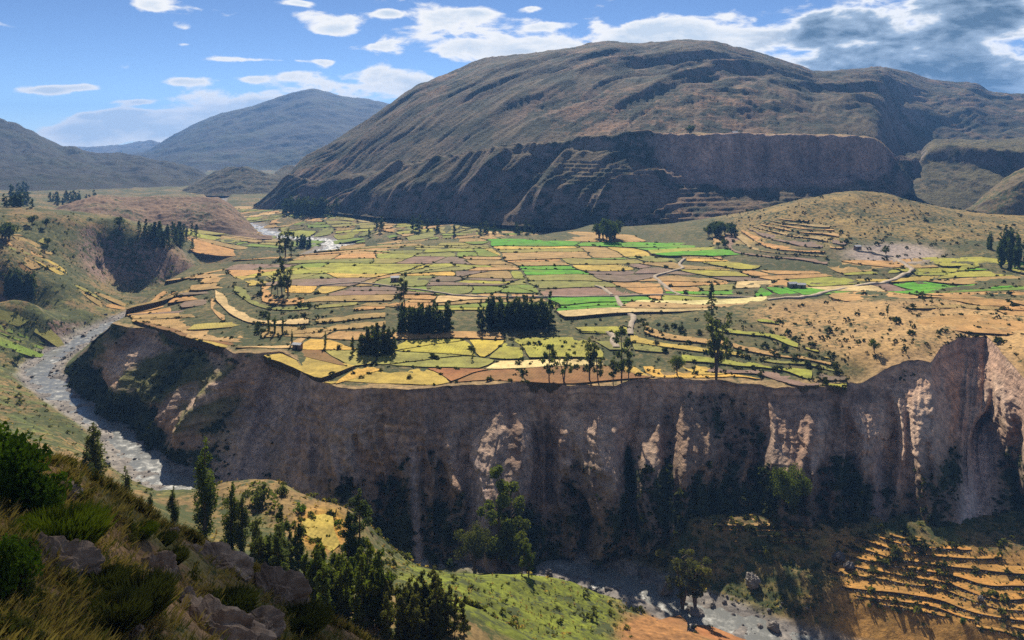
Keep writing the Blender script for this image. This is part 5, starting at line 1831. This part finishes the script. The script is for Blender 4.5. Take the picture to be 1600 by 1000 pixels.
# rocks on the near slope
for px, py, w_, hh, rz, tl, l in [(92, 890, 132, .50, .2, .42, 'long cracked grey slab jutting from the left foreground slope'), (247, 905, 62, .85, .6, .1, 'blocky dark boulder in the grass of the left foreground'), (292, 946, 36, 1.0, 1.1, 0, 'small brown boulder below the blocky dark one'), (432, 935, 110, .62, -.2, .3, 'large brown outcrop at the right end of the near slope'), (345, 885, 150, .36, -.2, .45, 'sloping pale rock face along the edge of the near slope'),
                                  (330, 990, 180, .42, .1, .25, 'wide broken rock ledge at the bottom edge, left of centre'), (150, 835, 26, .8, .3, 0, 'small pale stone beside the lime broom bush'), (104, 776, 60, .3, -.3, .4, 'pale flat rock beneath the bright leafy bush'), (205, 1000, 60, .6, 0, 0, 'dark stone at the bottom edge in the grass'), (268, 836, 34, .6, .2, .2, 'small grey rock on the upper edge of the near slope'), (402, 985, 90, .4, .2, .2, 'low grey rock right of the broken ledge')]:
    p = ray(px, py, HA, 15, 105)
    s_ = w_ * p[1] / F
    o = link('rock', RC[int(rng.integers(4))], None, (p[0], p[1], p[2] + s_ * hh * (.14 if w_ < 105 else -.04)), rz, (s_, s_ * .8, s_ * hh))
    o.rotation_euler = (.15, tl, rz)
    tag(o, l, 'rock')

# ---- plants of the near slope
def blades(n, hgt, spread, wdt, r, lean=.5):
    a = r.random(n) * 6.28
    rad = r.random(n) ** .5 * spread
    B = np.stack([np.cos(a) * rad, np.sin(a) * rad, 0 * a], -1)
    d = np.stack([np.cos(a) * lean * r.random(n), np.sin(a) * lean * r.random(n), np.ones(n)], -1) + r.normal(size=(n, 3)) * np.array([.18, .18, 0])
    d /= np.linalg.norm(d, axis=1, keepdims=True)
    hh = hgt * (.5 + .5 * r.random(n))[:, None]
    s = np.cross(d, r.normal(size=(n, 3)))
    s = s / np.linalg.norm(s, axis=1, keepdims=True) * wdt
    bend = np.stack([np.cos(a), np.sin(a), 0 * a], -1) * hh * .18
    V = np.stack([B - s, B + s, B + d * hh * .6 + s * .7, B + d * hh + bend], 1).reshape(-1, 3)
    return V, np.arange(4 * n).reshape(n, 4)


_r = np.random.default_rng(5)
TUFT = blades(9, .62, .16, .013, _r, .8)
pts = []
for _ in range(7500):
    px, py = rng.uniform(-60, 640), rng.uniform(640, 1060)
    p = ray(px, py, HA, 12, 112)
    if p[1] < 100:
        pts.append(p)
P = np.array(pts)
n_ = fbm(P[:, 0] / 5, P[:, 1] / 5, 3, 701)
P = P[n_ + rng.normal(size=len(P)) * .3 > -.35]
k = rng.random(len(P)) < .72
scatter('dry_grass', P[k], np.clip(.7 + .5 * rng.random(k.sum()), .3, 2), TUFT, M_STRAW, 'dry brown grass covering the near slope', 'grass')
scatter('green_grass', P[~k], np.clip(.6 + .5 * rng.random((~k).sum()), .3, 2), TUFT, M_OLV, 'olive weeds among the dry grass of the near slope', 'grass')
NB = make_tree('bush', 9, 130, .10)[0]
P = np.array([ray(rng.uniform(-40, 520), rng.uniform(720, 1040), HA, 14, 105) for _ in range(330)])
P = P[(P[:, 1] < 100) & (fbm(P[:, 0] / 6, P[:, 1] / 6, 2, 711) > -.15)]
k = rng.random(len(P)) < .6
scatter('slope_weeds', P[k], .35 + .6 * rng.random(k.sum()), NB, M_OLV, 'low olive weeds on the near slope', 'weeds')
scatter('dry_weeds', P[~k], .3 + .5 * rng.random((~k).sum()), NB, M_STRAW, 'low dry brown weeds on the near slope', 'weeds')
BROOM = mesh_np('broom', *blades(5200, 1.0, .42, .0034, _r, .42), M_LIME, smooth=False)
BROOM2 = mesh_np('broom', *blades(3600, 1.0, .42, .004, _r, .5), M_OLV, smooth=False)
for px, py, h_, w_, me, l in [(95, 868, 104, 1.15, BROOM, 'large lime green broom bush above the long grey slab'), (215, 965, 96, 1.0, BROOM2, 'olive broom tuft below the blocky dark boulder'), (60, 845, 60, 1.2, BROOM, 'small lime tuft left of the large broom bush'), (180, 985, 80, 1.1, BROOM2, 'olive broom tuft at the bottom edge'), (160, 935, 70, 1.0, BROOM2, 'olive tuft beside the lower end of the grey slab'),
                              (255, 850, 26, 1.4, BROOM2, 'small tuft on the crest of the near slope'), (222, 838, 30, 1.4, BROOM, 'small green tuft on the near slope above the dark boulder'), (360, 960, 50, 1.5, BROOM2, 'grey-green tuft between the outcrop and the broken ledge'), (470, 985, 46, 1.8, BROOM2, 'low tuft beside the outcrop at the slope end'), (270, 880, 30, 1.4, BROOM2, 'tuft right of the blocky dark boulder')]:
    p = ray(px, py, HA, 12, 105)
    s_ = h_ * p[1] / F * .66
    tag(link('broom_bush', me, None, (p[0], p[1], p[2] - .05), float(rng.random() * 6), (s_ * w_, s_ * w_, s_)), l, 'bush')
for px, py, h_, mat, w_, l in [(34, 792, 150, M_BRT, .85, 'tall bright green leafy bush at the left edge'), (6, 930, 150, M_BRT, .7, 'dark green leafy bush at the left edge below the tall bright one'), (-10, 760, 130, M_BRT, .8, 'leafy green bush cut by the left frame edge'), (62, 800, 70, M_BRT, 1.0, 'lower leafy bush right of the tall bright green one'), (30, 945, 70, M_OLV, .9, 'small dark green bush under the long grey slab'),
                               (300, 815, 26, M_OLV, 1.0, 'small bush on the slope edge beside the poplars'), (20, 1000, 60, M_OLV, 1.1, 'brownish bush in the bottom left corner')]:
    p = ray(px, py, HA, 12, 105)
    put_tree('bush', p, h_ * p[1] / F, 'leafy_bush', l, None, 2, mat, w_, 'bush', False)

# small tussocks that roughen the gorge floor, meadow and hill slopes
TUS = make_tree('bush', 8, 7, .42)[0]
sets = [by_px(1500, (960, 790, 1600, 960), HA, d0=190, d1=285), by_px(900, (600, 862, 990, 1000), HA, d0=150, d1=250), by_px(500, (300, 750, 640, 900), HA, d0=130, d1=260), by_px(700, (0, 540, 240, 780), HA, d0=110), by_px(1300, (0, 340, 300, 540), HA, d0=300)]
P = np.concatenate(sets)
rr = river(P[:, 0], P[:, 1])
P = P[rr[0] > rr[2] + 1]
k = rng.random(len(P)) < .5
scatter('gorge_tussocks', P[k], np.clip(np.exp(rng.normal(size=k.sum()) * .4) * .45, .2, 1.2), TUS, M_OLV, 'olive tussocks dotting the gorge floor and left bank', 'tussocks')
scatter('dry_tussocks', P[~k], np.clip(np.exp(rng.normal(size=(~k).sum()) * .4) * .4, .2, 1.0), TUS, M_STRAW, 'straw tussocks dotting the gorge floor and left bank', 'tussocks')
P = by_px(2600, (1130, 305, 1600, 560), HB, lambda x, y: y < 385 or (y > 470 and rng.random() < .5))
P = P[fbm(P[:, 0] / 22, P[:, 1] / 22, 3, 721) > .0]
scatter('hill_tussocks', P, np.clip(np.exp(rng.normal(size=len(P)) * .5) * .42, .15, 1.3), TUS, M_HEDGE, 'dark tussocks dotting the dry hill and knoll', 'tussocks')

# ---- huts, walls, cattle
m, t, b = newmat('mud brick')
b.inputs['Base Color'].default_value = (.28, .19, .13, 1)
M_MUD = m
m, t, b = newmat('metal roof sheet')
tcn = t.nodes.new('ShaderNodeTexCoord')
n1 = tex(t, 1.5, 3, .5, tcn.outputs['Object'])
t.links.new(rampn(t, n1.outputs[0], [(.3, (.52, .52, .52)), (.7, (.74, .74, .73))]), b.inputs['Base Color'])
b.inputs['Roughness'].default_value = .5
M_TIN = m
m, t, b = newmat('door wood')
b.inputs['Base Color'].default_value = (.06, .035, .02, 1)
M_WOOD = m


def boxv(x0, x1, y0, y1, z0, z1):
    V = np.array([(x, y, z) for x in (x0, x1) for y in (y0, y1) for z in (z0, z1)], float)
    return V, np.array([(0, 1, 3, 2), (4, 6, 7, 5), (0, 4, 5, 1), (2, 3, 7, 6), (0, 2, 6, 4), (1, 5, 7, 3)])


def hut(px, py, w_, label, H=HB, rz=.2, d0=275, d1=900, fn=None):
    p = ray(px, py, fn or H, d0, d1)
    o = bpy.data.objects.new('hut', None)
    COL.objects.link(o)
    o.location, o.rotation_euler = (p[0], p[1], p[2] - .3), (0, 0, rz)
    h_ = w_ * .55
    dd = w_ * .6
    link('wall', mesh_np('wall', *boxv(-w_ / 2, w_ / 2, -dd / 2, dd / 2, 0, h_ + .3), M_MUD, smooth=False), o)
    e = .25
    V = np.array([(-w_ / 2 - e, -dd / 2 - e, h_ + .25), (w_ / 2 + e, -dd / 2 - e, h_ + .25), (w_ / 2 + e, 0, h_ + w_ * .25), (-w_ / 2 - e, 0, h_ + w_ * .25), (w_ / 2 + e, dd / 2 + e, h_ + .25), (-w_ / 2 - e, dd / 2 + e, h_ + .25)])
    V = np.concatenate([V, V - [0, 0, .08]])
    q = np.array([(0, 1, 2, 3), (3, 2, 4, 5), (7, 6, 9, 8), (8, 9, 11, 10), (0, 6, 7, 1), (5, 4, 10, 11), (1, 7, 8, 2), (2, 8, 10, 4), (0, 3, 9, 6), (3, 5, 11, 9)])
    link('roof', mesh_np('roof', V, q, M_TIN, smooth=False), o)
    link('door', mesh_np('door', *boxv(-.45, .45, -dd / 2 - .06, -dd / 2 + .02, .3, min(2.0, h_ + .1)), M_WOOD, smooth=False), o)
    return tag(o, label, 'hut')


hut(617, 440, 4.5, 'tiny pale-roofed hut beside the tan field left of centre')
hut(465, 545, 3.6, 'tiny pale-roofed hut on the dry fields near the left rim', rz=-.3)
hut(1238, 450, 4.5, 'left of two low pale huts beside the green strip on the right')
hut(1252, 451, 4.2, 'right of two low pale huts beside the green strip on the right', rz=-.1)
hut(1340, 390, 4.0, 'small hut at the top of the grey gravel patch')
msa = lambda X, Y: np.where(np.asarray(Y) > 856, -8.6 + (np.asarray(Y) - 856) * .01, -60.)
hut(1148, 211, 6.0, 'tiny white-roofed house on the distant mesa rim', fn=msa, d0=840, d1=900)


def cow(px, py, label):
    p = ray(px, py, HB, 300, 500)
    parts = []
    V, q = tube([(-.95, 0, 1.0), (-.8, 0, 1.02), (-.3, 0, .98), (.4, 0, 1.0), (.8, 0, 1.08), (1.0, 0, 1.15)], [.12, .36, .40, .38, .30, .16], 8)
    # tube rings lie flat; stand them up across the body axis
    c = np.repeat(np.array([(-.95, 0, 1.0), (-.8, 0, 1.02), (-.3, 0, .98), (.4, 0, 1.0), (.8, 0, 1.08), (1.0, 0, 1.15)]), 8, 0)
    d = V - c
    V = c + np.stack([d[:, 2], d[:, 1] * .8, d[:, 0]], -1)
    parts.append((V, q))
    for x in (-.7, .6):
        for y in (-.18, .18):
            parts.append(tube([(x, y, 0), (x, y, .4), (x + .04, y, .9)], [.06, .07, .13], 6))
    hc = np.array([(.95, 0, 1.15), (1.25, 0, 1.0), (1.5, 0, .78), (1.62, 0, .68)])
    Vh, qh = tube(hc, [.2, .18, .13, .08], 6)
    cr_ = np.repeat(hc, 6, 0)
    d = Vh - cr_
    parts.append((cr_ + np.stack([d[:, 0] * .4, d[:, 1] * .8, d[:, 0]], -1), qh))
    V, q = cat(parts)
    o = link('cow', mesh_np('cow', V, q, M_WOOD), None, (p[0], p[1], p[2] + .55), float(rng.random() * 6.28))
    tag(o, label, 'cow')


cow(987, 473, 'dark cow grazing at the upper left of the cream field')
cow(1001, 482, 'dark cow at the lower left of the cream field')
cow(1014, 483, 'dark cow in the lower middle of the cream field')
cow(1040, 482, 'dark cow at the lower right of the cream field')

# stone walls holding up the stubble terraces by the river
names = ['lowest', 'second lowest', 'third', 'fourth', 'fifth', 'sixth', 'seventh', 'eighth', 'ninth', 'tenth', 'eleventh', 'twelfth', 'thirteenth', 'fourteenth', 'fifteenth', 'sixteenth', 'seventeenth', 'eighteenth', 'nineteenth', 'twentieth']
wi = 0
for fr in STUB:
    seg_ = np.hypot(*np.diff(fr, axis=0).T)
    n = int(seg_.sum() / .8)
    if n < 8 or wi >= len(names):
        continue
    cum = np.r_[0, np.cumsum(seg_)]
    tt_ = np.linspace(0, cum[-1], n)
    q_ = np.c_[np.interp(tt_, cum, fr[:, 0]), np.interp(tt_, cum, fr[:, 1])] + rng.normal(size=(n, 2)) * .25 - [0, .35]
    pp = np.c_[q_, HA(q_[:, 0], q_[:, 1])]
    S = .25 + .4 * rng.random(n)
    a = rng.random(n) * 6.28
    allp = []
    for i in range(n):
        ca_, sa_ = math.cos(a[i]), math.sin(a[i])
        R_ = np.array([[ca_, -sa_, 0], [sa_, ca_, 0], [0, 0, 1]])
        allp.append(((V0 * [1.2, 1, .85]) @ R_.T * S[i] + pp[i] + [0, 0, .15], Q0))
    v, q = cat(allp)
    tag(link('stone_wall', mesh_np('stone_wall', v, q, M_ROCK, smooth=False)), 'rough stone wall, %s counted up from the river, holding an amber stubble terrace' % names[wi], 'wall', 'walls of the stubble terraces')
    wi += 1

# ---- an unseen cloud added above the frame to shade the near slope
def shade_cloud(center, rx, ry, rz_, seed, label):
    r = np.random.default_rng(seed)
    parts = []
    th = np.linspace(0, 2 * np.pi, 22, endpoint=False)
    ph = np.linspace(.03, np.pi - .03, 14)
    A, B = np.meshgrid(th, ph)
    D = np.stack([np.sin(B) * np.cos(A), np.sin(B) * np.sin(A), np.cos(B)], -1).reshape(-1, 3)
    q = np.array([(i * 22 + j, i * 22 + (j + 1) % 22, (i + 1) * 22 + (j + 1) % 22, (i + 1) * 22 + j) for i in range(13) for j in range(22)])[:, ::-1]
    for k in range(46):
        a = r.random() * 6.28
        rad = r.random() ** .5
        c = np.array([math.cos(a) * rad * rx * .85, math.sin(a) * rad * ry * .85, r.random() * rz_ * (1 - rad * .7)])
        s = (.16 + .14 * r.random()) * min(rx, ry) * (1.15 - .5 * rad)
        P = D * (1 + .22 * fbm(D[:, :1] * 3 + k, D[:, 1:2] * 3 + D[:, 2:] * 2, 3, 800 + k))
        P = P * [s, s, s * .75]
        P[:, 2] = np.maximum(P[:, 2], -s * .28)
        parts.append((P + c, q))
    v, qq = cat(parts)
    m = bpy.data.materials.new('shade cloud white')
    m.use_nodes = True
    t = m.node_tree
    t.nodes.clear()
    d1, d2 = t.nodes.new('ShaderNodeBsdfDiffuse'), t.nodes.new('ShaderNodeBsdfTranslucent')
    d1.inputs[0].default_value = d2.inputs[0].default_value = (.9, .9, .9, 1)
    mm = t.nodes.new('ShaderNodeMixShader')
    t.links.new(d1.outputs[0], mm.inputs[1])
    t.links.new(d2.outputs[0], mm.inputs[2])
    o_ = t.nodes.new('ShaderNodeOutputMaterial')
    tr_ = t.nodes.new('ShaderNodeBsdfTransparent')
    m2 = t.nodes.new('ShaderNodeMixShader')
    m2.inputs[0].default_value = .72
    t.links.new(mm.outputs[0], m2.inputs[1])
    t.links.new(tr_.outputs[0], m2.inputs[2])
    t.links.new(m2.outputs[0], o_.inputs[0])
    o = link('cloud', mesh_np('cloud', v, qq, m), None, center)
    return tag(o, label, 'cloud', kind='stuff')


k = 560 / SUND.z
shade_cloud((-38 + SUND.x * k, 38 + SUND.y * k, -35 + 560), 56, 92, 22, 3, 'unseen white cloud added above the frame to shade the near slope')
